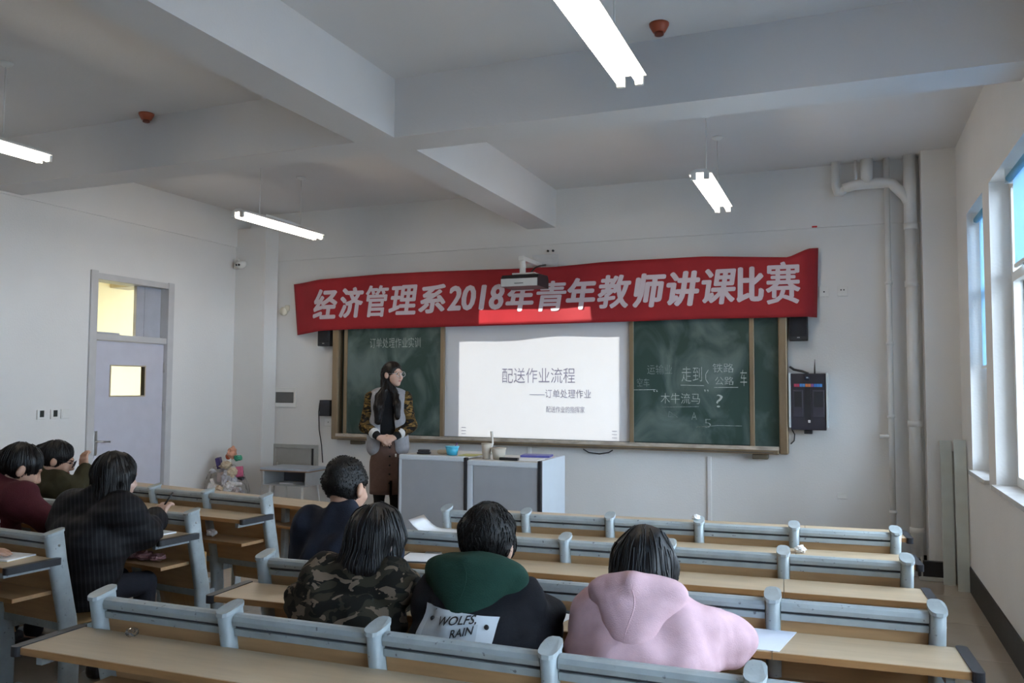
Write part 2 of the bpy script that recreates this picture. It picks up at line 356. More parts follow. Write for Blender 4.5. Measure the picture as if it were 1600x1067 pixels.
# chalk writing
CHALK = mat('chalk', (.42, .46, .44), .9, .3, 60)
CHALK2 = mat('faint_chalk', (.22, .26, .25), .9, .4, 60)
def chalk(s, x0, x1, z0, z1, m=CHALK, bold=-.012): 
    o = wall_text('chalk_writing', s, bbx(x0), bbx(x1), bbz(z0), bbz(z1), -.0865, m, bb, bold); return o
def chalk_line(pts, r=.003, m=CHALK): tube('chalk_line', [(bbx(x), -.0865, bbz(z)) for x, z in pts], r, m, bb, 5)
chalk('订单处理作业实训', -4.86, -4.23, 1.99, 2.10, CHALK)
chalk('运输业', -1.76, -1.52, 1.70, 1.79, CHALK2); chalk('走到', -1.43, -1.24, 1.63, 1.77); chalk('铁路', -1.14, -.95, 1.715, 1.80); chalk('公路', -1.12, -.95, 1.60, 1.675); chalk('车', -.89, -.83, 1.59, 1.74)
chalk('空车', -1.86, -1.74, 1.58, 1.66, CHALK2); chalk('木牛流马', -1.63, -1.26, 1.42, 1.52); chalk('?', -1.11, -1.05, 1.39, 1.51); chalk('“', -1.70, -1.66, 1.53, 1.555); chalk('”', -1.22, -1.18, 1.53, 1.555)
chalk('A', -1.34, -1.29, 1.27, 1.34, CHALK2); chalk('5', -1.22, -1.16, 1.20, 1.28, CHALK2)
chalk_line([(-1.18, 1.74), (-1.205, 1.70), (-1.205, 1.65), (-1.18, 1.61)]); chalk_line([(-1.44, 1.595), (-1.22, 1.592)]); chalk_line([(-1.13, 1.575), (-.91, 1.577)])
chalk_line([(-1.89, 1.548), (-1.68, 1.552)]); chalk_line([(-1.62, 1.385), (-1.27, 1.395)], .0025, CHALK2); chalk_line([(-1.55, 1.345), (-1.47, 1.29), (-1.56, 1.295), (-1.55, 1.345)], .0025, CHALK2)
chalk_line([(-1.3, 1.20), (-1.1, 1.222), (-.88, 1.222)], .003, CHALK2)
# projected slide lettering; its lack of projector light is painted in dark colour
UNLIT = mat('slide_unlit', (.17, .165, .24), .7, .02)
for s, q in (('配送作业流程', (-3.29, -2.50, 1.612, 1.765)), ('——订单处理作业', (-2.985, -2.335, 1.462, 1.548)), ('配送作业的指挥家', (-2.805, -2.40, 1.315, 1.378))):
    wall_text('slide_text', s, bbx(q[0]), bbx(q[1]), bbz(q[2]), bbz(q[3]), -.0515, UNLIT, bb, -.006)
for x in (-3.75, -2.12):
    for k in range(3): box('slide_icon', bbx(x), bbx(x)+.05, -.0515, -.051, bbz(1.075+k*.033), bbz(1.079+k*.033), UNLIT, bb)

# ------------------------------------------------------------------ banner
top = [(-5.922, 2.746), (-5.5, 2.772), (-4.668, 2.80), (-3.96, 2.795), (-3.15, 2.783), (-2.67, 2.779), (-2.2, 2.801), (-1.82, 2.806), (-1.2, 2.805), (-1.03, 2.795), (-.685, 2.771), (-.45, 2.758), (-.262, 2.838), (-.198, 2.843)]
bot = [(-5.855, 2.153), (-5.49, 2.19), (-4.98, 2.201), (-3.956, 2.2), (-3.15, 2.202), (-2.267, 2.207), (-1.82, 2.209), (-1.21, 2.218), (-.747, 2.212), (-.293, 2.212), (-.218, 2.21)]
def lerp_line(pts, x): return float(np.interp(x, [p[0] for p in pts], [p[1] for p in pts]))
def banner_y(x, t):
    e = min(1, max(0, (x+5.92)/.5))*min(1, max(0, (-.2-x)/.12)); e = e*e*(3-2*e)
    return -.045-.095*e+.006*e*math.sin(x*4.1+t*2.2)+.004*e*math.sin(x*9+1.3-3*t)+.003*(1-t)*e*math.sin(x*2.3)
def banner_pt(x, z, off=0.):
    z0, z1 = lerp_line(bot, x), lerp_line(top, x); t = (z-z0)/(z1-z0); return (x, banner_y(x, t)-off, z)
bn = empty('banner', (-3.06, 0, 2.2), 0, 'long red cloth banner with white lettering above the blackboard', 'banner')
NXB, NTB = 150, 14; V = []; F = []
for i in range(NXB+1):
    x = -5.92+5.722*i/NXB
    for j in range(NTB+1):
        t = j/NTB; xs = x+(1-t)*(.065*(1-i/NXB)-.02*(i/NXB)); z0, z1 = lerp_line(bot, xs), lerp_line(top, x)
        V.append((xs+3.06, banner_y(xs, t), z0+(z1-z0)*t-2.2))
for i in range(NXB):
    for j in range(NTB):
        a = i*(NTB+1)+j; F.append((a, a+NTB+1, a+NTB+2, a+1))
RED = mat('red_banner_cloth', (.31, .010, .016), .75, .08, 5, .1, 250)
o = mesh_obj('banner_cloth', V, F, RED, bn, True); sm = o.modifiers.new('thick', 'SOLIDIFY'); sm.thickness = .0015; sm.offset = 1
BW = mat('banner_white_print', (.58, .50, .55), .8, .04)
chars = [('经', -5.60, -5.25, 2.318, 2.665), ('济', -5.23, -4.91, 2.322, 2.672), ('管', -4.885, -4.60, 2.325, 2.68), ('理', -4.60, -4.24, 2.34, 2.668), ('系', -4.235, -3.90, 2.345, 2.662),
         ('2018', -3.885, -3.23, 2.362, 2.635), ('年', -3.22, -2.90, 2.335, 2.63), ('青', -2.88, -2.56, 2.33, 2.64), ('年', -2.57, -2.25, 2.335, 2.66), ('教', -2.24, -1.90, 2.338, 2.672), ('师', -1.89, -1.56, 2.335, 2.675),
         ('讲', -1.56, -1.24, 2.338, 2.68), ('课', -1.23, -.91, 2.345, 2.688), ('比', -.91, -.665, 2.355, 2.69), ('赛', -.65, -.35, 2.33, 2.722)]
for s, x0, x1, z0, z1 in chars:
    me = text_mesh(s, 1., 0., .16 if s not in '赛比' else .02, 'LEFT'); v = np.array([p.co[:] for p in me.vertices]); lo, hi = v.min(0), v.max(0)
    fc = [tuple(p.vertices) for p in me.polygons]; bpy.data.meshes.remove(me); V = []; F = []; B = {'2018': .013, '管': .009, '青': .009, '赛': .009, '教': .011, '课': .011, '理': .011}.get(s, .014)
    for k in range(9):   # thick strokes: the glyph is repeated around a small circle
        dx, dz = (0, 0) if k == 8 else (B*math.cos(k*math.pi/4), B*.75*math.sin(k*math.pi/4)); n0 = len(V)
        for p in v:
            x = x0+B+(p[0]-lo[0])/(hi[0]-lo[0])*(x1-x0-2*B)+dx; z = z0+B+(p[1]-lo[1])/(hi[1]-lo[1])*(z1-z0-2*B)+dz
            q = banner_pt(x, z, .006+k*.0002); V.append((q[0]+3.06, q[1], q[2]-2.2))
        F += [tuple(n0+i for i in f) for f in fc]
    mesh_obj('banner_character', V, F, BW, bn)

# ------------------------------------------------------------------ projector
pj = empty('projector', (-2.86, -.53, 2.53), 0, 'white-fronted black short-throw projector on wall arm in front of the banner', 'projector')
prism('projector_body', [(-.15, .0), (-.15, .075), (-.11, .115), (.13, .125), (.155, .09), (.155, 0)], 'X', -.19, .19, BLACKP, pj)
box('front_face', -.185, .185, -.158, -.149, .0, .075, mat('pale_grey_plastic', (.55, .57, .57), .4), pj, .003)
box('front_slot', -.045, .045, -.160, -.157, .025, .032, DARKLINE, pj)
box('mount_plate', -.11, .13, -.06, .10, .125, .14, WHITEP, pj, .004)
tube('arm_post', [(-.03, .02, .14), (-.03, .02, .29)], .03, WHITEP, pj, 14)
bm = bmesh.new(); add_box(bm, -.06, .0, -.02, .50, .265, .312, .006); bm_obj('wall_arm', bm, WHITEP, pj)
box('wall_plate', -.11, .17, .497, .51, .10, .40, mat('plate_white', (.60, .61, .62), .5), pj, .004)
tube('hanging_cable', [(.06, -.02, .13), (.09, .05, .20), (.05, .3, .255), (.04, .49, .29)], .008, BLACKP, pj, 6)
for x in (.0, .055): tube('bolt', [(x+.06, .50, .435), (x+.06, .515, .435)], .012, BLACKP, pj, 8)
pl = bpy.data.lights.new('projector_beam', 'POINT'); pl.energy = 1.0; pl.shadow_soft_size = .004; pl.use_nodes = True
plo = bpy.data.objects.new('projector_beam', pl); COL.objects.link(plo); LP = (-2.915, -.365, 2.55); plo.location = LP
N = pl.node_tree.nodes; L = pl.node_tree.links; N.clear()
out = N.new('ShaderNodeOutputLight'); em = N.new('ShaderNodeEmission'); L.new(em.outputs[0], out.inputs[0])
ge = N.new('ShaderNodeNewGeometry'); sp = N.new('ShaderNodeSeparateXYZ'); L.new(ge.outputs['Incoming'], sp.inputs[0])
def mth(op, a, b=None, clamp=False):
    n = N.new('ShaderNodeMath'); n.operation = op; n.use_clamp = clamp
    for i, q in enumerate((a, b)):
        if q is None: continue
        if isinstance(q, (int, float)): n.inputs[i].default_value = q
        else: L.new(q, n.inputs[i])
    return n.outputs[0]
dist = -.05-LP[1]
SX, SY, SZ = sp.outputs
yy = mth('MAXIMUM', SY, 1e-4)
hx = mth('MULTIPLY', mth('DIVIDE', SX, yy), dist); hz = mth('MULTIPLY', mth('DIVIDE', SZ, yy), dist)
x0, x1, z0, z1 = -3.785-LP[0], -2.048-LP[0], 1.043-LP[2], 2.285-LP[2]
mk = mth('MULTIPLY', mth('MULTIPLY', mth('GREATER_THAN', hx, x0), mth('LESS_THAN', hx, x1)), mth('MULTIPLY', mth('GREATER_THAN', hz, z0), mth('LESS_THAN', hz, z1)))
mk = mth('MULTIPLY', mk, mth('GREATER_THAN', SY, .01))
st = mth('MULTIPLY', mk, mth('DIVIDE', PROJ*40*dist*dist, mth('POWER', yy, 3.)))
L.new(st, em.inputs['Strength']); em.inputs['Color'].default_value = (1., .99, .93, 1)

# ------------------------------------------------------------------ platform and lectern
PH = .12
struct(box('floor_platform', -5.1, -.6, -1.95, -.0, 0, PH, mat('platform_concrete', (.33, .30, .27), .6, .08, 4), None, .004), 'low teaching platform under the lectern', 'platform')
lec = empty('lectern', (-3.0, -1.5, PH), 0, 'grey and white multimedia lectern with two front panels and dark trims', 'lectern')
LW = mat('lectern_white', (.60, .66, .72), .4, .02); LG = mat('lectern_grey_panel', (.36, .38, .41), .5, .03)
z1 = .96-PH
for nm, x0, x1, zt in (('left_front_panel', -.645, -.03, z1-.03), ('right_front_panel', .055, .64, z1-.055)):
    box(nm, x0, x1, -.012, .01, .06, zt, LG, lec, .004)
box('left_side_panel', -.685, -.665, 0, .6, 0, z1-.02, BLACKP, lec); box('edge_strip', -.668, -.64, -.015, .6, 0, z1, LW, lec, .006)
box('trim_strip', -.032, -.003, -.02, .02, 0, z1+.005, BLACKP, lec, .004); box('edge_strip', -.003, .05, -.014, .02, 0, z1-.02, LW, lec, .006)
box('trim_strip', .64, .67, -.02, .02, 0, z1, BLACKP, lec, .004)
prism('right_side_panel', [(.0, .0), (.62, .0), (.62, z1+.0), (.0, z1-.005)], 'X', .645, .668, LW, lec)
box('back_panel', -.66, .645, .58, .6, 0, z1-.04, LW, lec); box('kick_plate', -.66, .645, 0, .02, 0, .06, BLACKP, lec)
box('top_rail', -.668, -.032, -.02, .03, z1-.035, z1+.012, LW, lec, .012); box('top_rail', -.003, .64, -.02, .02, z1-.06, z1-.015, LW, lec, .01)
box('left_top', -.668, -.02, .03, .62, z1-.01, z1+.006, mat('lectern_top', (.52, .50, .46), .4), lec, .003); box('right_top', -.02, .645, .02, .6, z1-.03, z1-.012, mat('lectern_top', None) if 'lectern_top' in MATS else LW, lec, .003)
zt = PH+z1+.008; zr = PH+z1-.011
t = empty('board_eraser', (-3.50, -1.36, zt), .3, 'black felt eraser at the left corner of the lectern', 'eraser')
box('felt', -.06, .06, -.03, .03, 0, .02, BLACKP, t, .006); box('grip', -.055, .055, -.025, .025, .02, .04, mat('dark_grip', (.03, .03, .035), .5), t, .01)
t = empty('bread_roll', (-3.33, -1.25, zt), .2, 'pale wrapped snack beside the black eraser', 'snack'); box('wrap', -.08, .08, -.04, .04, 0, .035, mat('beige_wrap', (.55, .46, .34), .6), t, .015)
t = empty('cyan_tub', (-3.22, -1.36, zt), 0, 'bright cyan plastic tub on the lectern', 'tub')
lathe('tub_body', [(.045, 0), (.06, .075), (.055, .075), (.042, .006)], mat('cyan_plastic', (.06, .42, .62), .35), t); lathe('rim', [(.062, .07), (.066, .078), (.06, .08)], mat('cyan_rim', (.12, .55, .75), .35), t)
tube('pen', [(.0, .0, .02), (.045, .01, .11)], .005, mat('purple_pen', (.12, .03, .18), .4), t, 6)
t = empty('yellow_papers', (-3.06, -1.32, zt), .1, 'yellow paper slips between cyan tub and cups', 'paper'); 
for k in range(3): box('slip', -.10+.02*k, .07+.02*k, -.05, .05, .004*k, .004*k+.003, mat('yellow_slip_%d' % k, ((.6, .52, .12), (.62, .58, .3), (.55, .5, .2))[k], .7), t)
CUPM = mat('beige_cup', (.50, .45, .38), .6, .08)
for x, r, h_, lb in ((-2.89, .045, .13, 'taller beige paper cup on the lectern beside the straw'), (-2.775, .065, .095, 'wide beige bowl on the lectern right of the tall cup')):
    t = empty('paper_cup', (x, -1.36, zr), 0, lb, 'cup'); lathe('cup_wall', [(r*.75, 0), (r, h_), (r*.94, h_), (r*.7, .006)], CUPM, t); lathe('cup_rim', [(r, h_-.004), (r*1.06, h_), (r, h_+.004)], CUPM, t)
    if r < .05: tube('straw', [(.01, 0, .01), (.05, .02, .13), (.038, .02, .235)], [.007, .009, .013], mat('white_straw', (.7, .69, .66), .5), t, 8)
t = tag(box('remote_control', -2.73, -2.56, -1.46, -1.42, zr, zr+.025, BLACKP, None, .005), 'black remote bar on the right part of the lectern', 'remote')
tag(box('lecture_notes', -2.6, -2.40, -1.41, -1.22, zr, zr+.008, PAPER), 'white notes on the right end of the lectern', 'paper')
t = empty('blue_folder', (-2.52, -1.10, zr), .15, 'violet-blue folder lying at the back of the lectern', 'folder'); box('cover', -.13, .13, -.09, .09, .009, .028, mat('violet_blue_card', (.10, .10, .36), .5), t, .003); box('pages', -.125, .12, -.085, .085, .001, .009, PAPER, t)

# ------------------------------------------------------------------ bench desks
def post_path(): return [(0, 0, .868), (0, .025, .72), (0, .055, .58), (0, .085, .44), (0, .10, .25), (0, .10, .03)]
def y_at(z): return float(np.interp(z, [.03, .25, .44, .58, .72, .86], [.10, .10, .085, .055, .025, 0]))
def make_post_mesh():
    bm = bmesh.new(); pts = [Vector(p) for p in post_path()]; rings = []
    for i, p in enumerate(pts):
        hw = .046 if i < 4 else .05; ring = []
        for k in range(14):
            a = 2*math.pi*k/14; c, s = math.cos(a), math.sin(a)
            sq = lambda q: math.copysign(abs(q)**.7, q)
            ring.append(bm.verts.new(p+Vector((.025*sq(c), hw*sq(s), .012*sq(s) if i == 0 else 0))))
        rings.append(ring)
    for a, b in zip(rings, rings[1:]):
        for k in range(14): bm.faces.new((a[k], a[(k+1) % 14], b[(k+1) % 14], b[k]))
    bm.faces.new(rings[0]); bm.faces.new(rings[-1]); bmesh.ops.recalc_face_normals(bm, faces=bm.faces)
    me = bpy.data.meshes.new('post'); bm.to_mesh(me); bm.free(); me.materials.append(STEEL); return me
POST = make_post_mesh(); SHARE = {}
def make_cap_mesh():
    bm = bmesh.new(); r = []
    for dz in (-.004, .008):
        r.append([bm.verts.new((.029*math.cos(a)*abs(math.cos(a))**-.3 if abs(math.cos(a)) > 1e-6 else 0, .050*math.copysign(abs(math.sin(a))**.7, math.sin(a)), .868+dz+.012*math.sin(a))) for a in [2*math.pi*k/14 for k in range(14)]])
    for k in range(14): bm.faces.new((r[0][k], r[0][(k+1) % 14], r[1][(k+1) % 14], r[1][k]))
    bm.faces.new(r[0][::-1]); bm.faces.new(r[1])
    bmesh.ops.recalc_face_normals(bm, faces=bm.faces); me = bpy.data.meshes.new('post_cap'); bm.to_mesh(me); bm.free(); me.materials.append(STEEL); return me
CAP = make_cap_mesh()
FOOT = None
def seat_mesh(down):
    V = []; F = []; nu, nv = 8, 8
    for s in (0, 1):
        for i in range(nu+1):
            for j in range(nv+1):
                u = -1+2*i/nu; v = j/nv
                x = u*.19*(1-.10*max(0, v-.75)*4*abs(u)**3); a = v*.35
                dz = -.018*math.sin(math.pi*v)*(1)+.02*v*v
                if down: p = (x, .12+a, .405+dz-s*.012)
                else: p = (x, .185+dz*1.0+s*.012-.03*v, .28+a*.94)
                V.append(p)
    n = (nu+1)*(nv+1)
    for s in (0, 1):
        for i in range(nu):
            for j in range(nv):
                a = s*n+i*(nv+1)+j; q = (a, a+nv+1, a+nv+2, a+1); F.append(q if s == 0 else q[::-1])
    bd = [(i, 0) for i in range(nu+1)]+[(nu, j) for j in range(1, nv+1)]+[(i, nv) for i in range(nu-1, -1, -1)]+[(0, j) for j in range(nv-1, 0, -1)]
    ids = [i*(nv+1)+j for i, j in bd]
    for k in range(len(ids)): a, b = ids[k], ids[(k+1) % len(ids)]; F.append((a, b, n+b, n+a))
    me = bpy.data.meshes.new('seat'); me.from_pydata(V, [], F); bm = bmesh.new(); bm.from_mesh(me); bmesh.ops.recalc_face_normals(bm, faces=bm.faces); bm.to_mesh(me); bm.free(); me.materials.append(PLY)
    return me
SEATS = {True: seat_mesh(True), False: seat_mesh(False)}
def desk_row(lb, xl, yl, xr, yr, n=5, sat=(), front=False, panels=((0, 4), (4, 5)), group='bench desk rows'):
    ang = math.atan2(yr-yl, xr-xl); Lr = math.hypot(xr-xl, yr-yl); p = Lr/n
    t = empty('desk_row', (xl, yl, 0), ang, lb, 'desk', group)
    for i in range(n+1):
        if not front:
            q = link('post', POST, None, t, True, (i*p, 0, 0)); c = link('post_cap', CAP, None, q)
            tube('bolt', [(i*p+(.0255 if i == n else -.0255), .012, .81), (i*p+(.0275 if i == n else -.0275), .012, .81)], .007, GREYM, t, 8) if i in (0, n) else None
        else: box('post', i*p-.022, i*p+.022, -.06, .0, .02, .73, STEEL, t, .006)
        box('foot', i*p-.03, i*p+.03, -.05, .20, 0, .03, STEEL, t, .008)
    for i in range(n):
        a, b = i*p+.026, (i+1)*p-.026
        if not front:
            prism('top_rail', [(y, z) for y, z in ((-.018, .823), (-.022, .838), (-.018, .852), (-.006, .858), (.010, .858), (.022, .851), (.026, .836), (.02, .823))], 'X', a, b, STEEL, t)
            prism('gap_strip', [(-.002, .812), (.012, .812), (.012, .824), (-.002, .824)], 'X', a, b, DARKLINE, t)
            prism('lower_rail', [(-.008, .79), (-.012, .812), (.018, .812), (.022, .79)], 'X', a, b, STEEL, t)
            zs = [.79, .70, .60, .50, .42]; out = [(y_at(z)-.008, z) for z in zs]+[(y_at(z)+.008, z) for z in zs[::-1]]
            prism('back_panel', out, 'X', a, b, WOODPAN, t)
            box('lower_strip', a, b, y_at(.42)-.012, y_at(.42)+.012, .385, .42, STEEL, t)
            q = link('seat', SEATS[i in sat], None, t, True, ((i+.5)*p, 0, 0))
            for s in (-1, 1):
                if i in sat: box('seat_bracket', (i+.5)*p+s*.17-.008, (i+.5)*p+s*.17+.008, .09, .36, .352, .372, STEEL, t)
                else: box('seat_bracket', (i+.5)*p+s*.20-.008, (i+.5)*p+s*.20+.008, .09, .22, .34, .40, STEEL, t)
        else: box('front_panel', a-.02, b+.02, -.018, -.002, .22, .733, WOODPAN, t)
    for a, b in panels:
        x0 = a*p+(.001 if a else -.05); x1 = b*p+(-.001 if b < n else .05)
        dt = box('desktop', x0, x1, -.262, -.022 if not front else .005, .735, .757, WOODTOP, t, .002)
        box('edge_band', x0, x1, -.2645, -.262, .734, .7555, WOODEDGE, dt)
        if front: box('edge_band', x0, x1, .005, .0075, .734, .7555, WOODEDGE, dt)
    for s, x in ((-1, -.05), (1, Lr+.05)):
        prism('end_cap', rrect(.035, .27, .014, 4, x+s*.0145, -.142), 'Z', .729, .760, BLACKP, t)
        q = box('desk_bracket', x-s*.055-.012, x-s*.055+.012, -.24, .0, .702, .735, STEEL, t)
    sh = box('book_shelf', .03, Lr-.03, -.17, .02, .572, .59, WOODPAN, t); box('edge_band', .03, Lr-.03, -.1725, -.17, .572, .59, WOODEDGE, sh)
    return t
RR = 'bench desk rows beside the windows'; LR = 'bench desk rows beside the door'
ROW = dict(R0=(-2.355, -5.845, .32, -5.80), R1=(-2.259, -5.11, .268, -4.95), R2=(-2.2, -4.30, .231, -4.14), R3=(-2.156, -3.61, .227, -3.40), R4=(-2.10, -2.865, .235, -2.66),
           LB=(-6.05, -5.68, -3.58, -5.90), L0=(-6.0, -4.89, -3.511, -5.09), L1=(-5.88, -4.09, -3.39, -4.32), L2=(-6.0, -3.38, -3.445, -3.61), L3=(-5.78, -2.62, -3.25, -3.03))
def row_y(r, x): a = ROW[r]; return a[1]+(a[3]-a[1])*(x-a[0])/(a[2]-a[0])
LP_ = ((0, 1), (1, 5))
desk_row('nearest bench desk row at the bottom edge, its wide bare desktop in the foreground', *ROW['R0'], sat=(1, 2, 3), group=RR)
desk_row('window-side bench desk row where the pink hoodie and black jacket students write', *ROW['R1'], sat=(0,), group=RR)
desk_row('window-side bench desk row holding the black clipboard, in front of the man in navy', *ROW['R2'], group=RR)
desk_row('window-side bench desk row with a tissue lying near its right end', *ROW['R3'], group=RR)
desk_row('front desk without backrest nearest the lectern on the window side', *ROW['R4'], front=True, group=RR)
desk_row('door-side bench desk row at the left edge, nearest the camera', *ROW['L0'], sat=(2, 4), panels=LP_, group=LR)
desk_row('door-side bench desk row where the long-haired student in black writes', *ROW['L1'], sat=(1,), panels=LP_, group=LR)
desk_row('door-side bench desk row with crumpled tissue on its shelf', *ROW['L2'], panels=LP_, group=LR)
desk_row('front desk without backrest on the door side before the small student desk', *ROW['L3'], front=True, panels=LP_, group=LR)
desk_row('door-side bench desk row carrying the student cut off by the left photo edge', *ROW['LB'], sat=(3,), panels=LP_, group=LR)

# ------------------------------------------------------------------ things on the desks
def sheet(name, pts, z, m, lb, cat, th=.0015, parent=None):
    o = prism(name, pts, 'Z', z, z+th, m, parent); return tag(o, lb, cat) if lb else o
def curl_sheet(name, cx, cy, w, d, rz, lift, m, lb):
    V = []; F = []; n = 10
    for s in (0, 1):
        for i in range(n+1):
            for j in range(5):
                u = i/n; V.append(((u-.5)*w, (j/4-.5)*d, lift*max(0, .45-u)**2*6+.001+s*.001))
    k = (n+1)*5
    for s in (0, 1):
        for i in range(n):
            for j in range(4): a = s*k+i*5+j; F.append((a, a+5, a+6, a+1) if s else (a, a+1, a+6, a+5))
    for i in range(n): F += [(i*5, (i+1)*5, k+(i+1)*5, k+i*5), (i*5+4, k+i*5+4, k+(i+1)*5+4, (i+1)*5+4)]
    for j in range(4): F += [(j, k+j, k+j+1, j+1), (n*5+j, n*5+j+1, k+n*5+j+1, k+n*5+j)]
    o = mesh_obj(name, V, F, m, None, True, (cx, cy, .7575)); o.rotation_euler[2] = rz; return tag(o, lb, 'paper')
curl_sheet('paper_sheet', -2.13, -3.765, .28, .20, .05, .06, PAPER, 'white sheet with one curled edge on the desk before the lectern')
t = empty('clipboard', (-1.85, -4.425, .7575), .2, 'black clipboard holding white paper in front of the man in navy', 'clipboard')
box('board', -.13, .13, -.11, .11, 0, .004, BLACKP, t, .001); box('paper', -.115, .115, -.10, .08, .004, .007, PAPER, t); box('clip', -.04, .04, .075, .10, .004, .012, CHROME, t, .002)
sheet('paper_sheet', [(-1.16, -5.20), (-.93, -5.24), (-.90, -5.06), (-1.13, -5.03)], .7575, PAPER, 'white paper under the pen of the student in black jacket', 'paper')
t = empty('ballpoint_pen', (-.915, -5.16, .785), 0, 'dark pen with silver tip held over the desk between two students', 'pen')
tube('barrel', [(-.08, -.005, .006), (.01, 0, 0)], .0055, BLACKP, t, 8); tube('metal_tip', [(.01, 0, 0), (.05, .002, -.002)], .005, CHROME, t, 8); tube('cap', [(.05, .002, -.002), (.066, .003, -.003)], [.0055, .002], BLACKP, t, 8)
sheet('paper_sheet', [(-.42, -5.245), (-.20, -5.235), (-.16, -5.0), (-.38, -5.01)], .7575, mat('bluish_paper', (.72, .77, .88), .8, .02), 'bluish white paper under the right arm of the pink hoodie student', 'paper')
def crumple(name, loc, r, m, lb, cat, seed, sq=.7, parent=None):
    bm = bmesh.new(); bmesh.ops.create_icosphere(bm, subdivisions=3, radius=1)
    for v in bm.verts:
        k = 1+.45*mnoise.noise(v.co*2.3+Vector((seed, 0, 0)))+.22*mnoise.noise(v.co*6+Vector((0, seed, 0)))
        v.co = v.co*k*r; v.co.z *= sq
    zm = min(v.co.z for v in bm.verts)
    for v in bm.verts: v.co.z -= zm
    o = bm_obj(name, bm, m, parent, False, loc); return tag(o, lb, cat) if lb else o
TISSUE = mat('white_tissue', (.80, .80, .80), .9, .04)
crumple('crumpled_tissue', (-.214, -3.58, .7575), .026, TISSUE, 'crumpled white tissue near the right end of a window-side desk', 'tissue', 1)
crumple('crumpled_tissue', (-.742, -3.485, .868), .022, TISSUE, 'small white tissue perched on top of a bench post', 'tissue', 2, .6)
crumple('plastic_scrap', (-2.16, -5.90, .7575), .02, glass_mat('clear_plastic', (.9, .9, .9)), 'clear crumpled plastic scrap on the nearest desktop', 'scrap', 3)
crumple('crumpled_tissue', (-3.84, -3.65, .5905), .032, TISSUE, 'crumpled white tissue lying on a door-side book shelf', 'tissue', 4)
t = empty('plastic_bag', (-3.66, -4.385, .5905), 0, 'crumpled pinkish plastic bag on the book shelf below the writing student', 'bag')
PB = mat('pinkish_plastic', (.33, .17, .18), .25, .2, 20)
for k in range(3): crumple('bag_fold', (-.1+.09*k, .01*k, 0), .055-.008*k, PB, None, None, 10+k, .5, t)
t = empty('notebook', (-3.57, -4.445, .7575), -.1, 'open white notebook under the hand of the long-haired student', 'notebook')
for s in (-1, 1): box('page_block', min(0, s*.12), max(0, s*.12), -.085, .085, 0, .008, PAPER, t, .002)
t = empty('notebook', (-3.70, -5.20, .7575), .1, 'white notebook at the left edge of the photo under a hand', 'notebook')
box('page_block', -.11, .11, -.08, .08, .002, .009, PAPER, t); box('cover', -.113, .113, -.083, .083, 0, .002, mat('yellowish_card', (.5, .42, .2), .7), t)

# ------------------------------------------------------------------ things on the front wall
def plate(name, x, y, z, w, h, lb, cat, parts=()):
    t = empty(name, (x, y, z), 0, lb, cat); box('cover_plate', -w/2, w/2, -.012, 0, -h/2, h/2, WHITEP, t, .003)
    for (px, pz, pw, ph) in parts: box('socket_hole', px-pw/2, px+pw/2, -.0135, -.011, pz-ph/2, pz+ph/2, BLACKP, t)
    return t
plate('wall_socket', -.155, 0, 2.445, .088, .088, 'white wall socket touching the right end of the banner', 'socket', [(0, 0, .012, .012)])
plate('wall_socket', -.0, 0, 2.445, .088, .088, 'white wall socket further right of the banner', 'socket', [(-.012, .012, .01, .012), (.012, .012, .01, .012)])
plate('wall_socket', -5.44, 0, 1.16, .09, .09, 'white wall socket below the small black box', 'socket', [(0, 0, .012, .01)])
t = plate('floor_socket', -.03, 0, .62, .085, .05, 'small greenish outlet cover low on the front wall', 'outlet')
t = empty('distribution_panel', (-6.04, 0, 1.435), 0, 'white wall panel with grey window left of the blackboard', 'panel')
box('panel_box', -.155, .155, -.02, 0, -.115, .115, WHITEP, t, .006); box('grey_window', -.125, .125, -.024, -.018, -.065, .06, mat('smoked_window', (.10, .10, .10), .3), t, .003)
t = empty('wall_cabinet', (-5.88, 0, .69), 0, 'grey recessed metal wall cabinet behind the small student desk', 'cabinet')
for q in ((-.31, .31, .165, .205), (-.31, .31, -.205, -.165), (-.31, -.265, -.165, .165), (.265, .31, -.165, .165)): box('cabinet_frame', q[0], q[1], -.035, 0, q[2], q[3], GREYM, t, .003)
box('cabinet_door', -.265, .225, -.02, -.005, -.165, .165, mat('cabinet_door_grey', (.33, .33, .31), .5), t); box('dark_gap', .225, .265, -.01, -.004, -.165, .165, BLACKP, t)
def speaker(x, z, lb):
    t = empty('loudspeaker', (x, 0, z), 0, lb, 'speaker', 'black wall loudspeakers'); box('speaker_box', -.08, .08, -.105, -.02, -.16, .13, BLACKP, t, .008)
    box('grille', -.07, .07, -.109, -.103, -.12, .12, mat('speaker_grille', (.012, .012, .015), .8, .2, 90, .4, 300), t, .004); box('badge', -.012, .012, -.109, -.104, -.135, -.126, CHROME, t); box('bracket', -.03, .03, -.02, 0, -.05, .05, BLACKP, t)
speaker(-.375, 2.16, 'black loudspeaker on the wall right of the blackboard'); speaker(-5.46, 2.18, 'black loudspeaker left of the blackboard half behind the banner')
t = empty('control_cabinet', (-.298, 0, 1.455), 0, 'black wall multimedia control cabinet with coloured stickers and antenna', 'cabinet')
box('case', -.15, .15, -.12, 0, -.255, .25, mat('dark_case', (.03, .028, .04), .4, .1), t, .006)
for s in (-1, 1): box('side_rail', s*.158-.009, s*.158+.009, -.135, 0, -.235, .255, mat('pale_side_rail', (.62, .68, .70), .4), t, .004)
for x0, x1, z0, z1 in ((-.13, -.045, -.14, .10), (.035, .135, -.14, .10)):
    q = box('door_panel', x0, x1, -.127, -.119, z0, z1, mat('panel_grey_black', (.05, .047, .065), .35), t, .003); box('panel_recess', x0+.012, x1-.012, -.129, -.126, z0+.09, z1-.012, BLACKP, q)
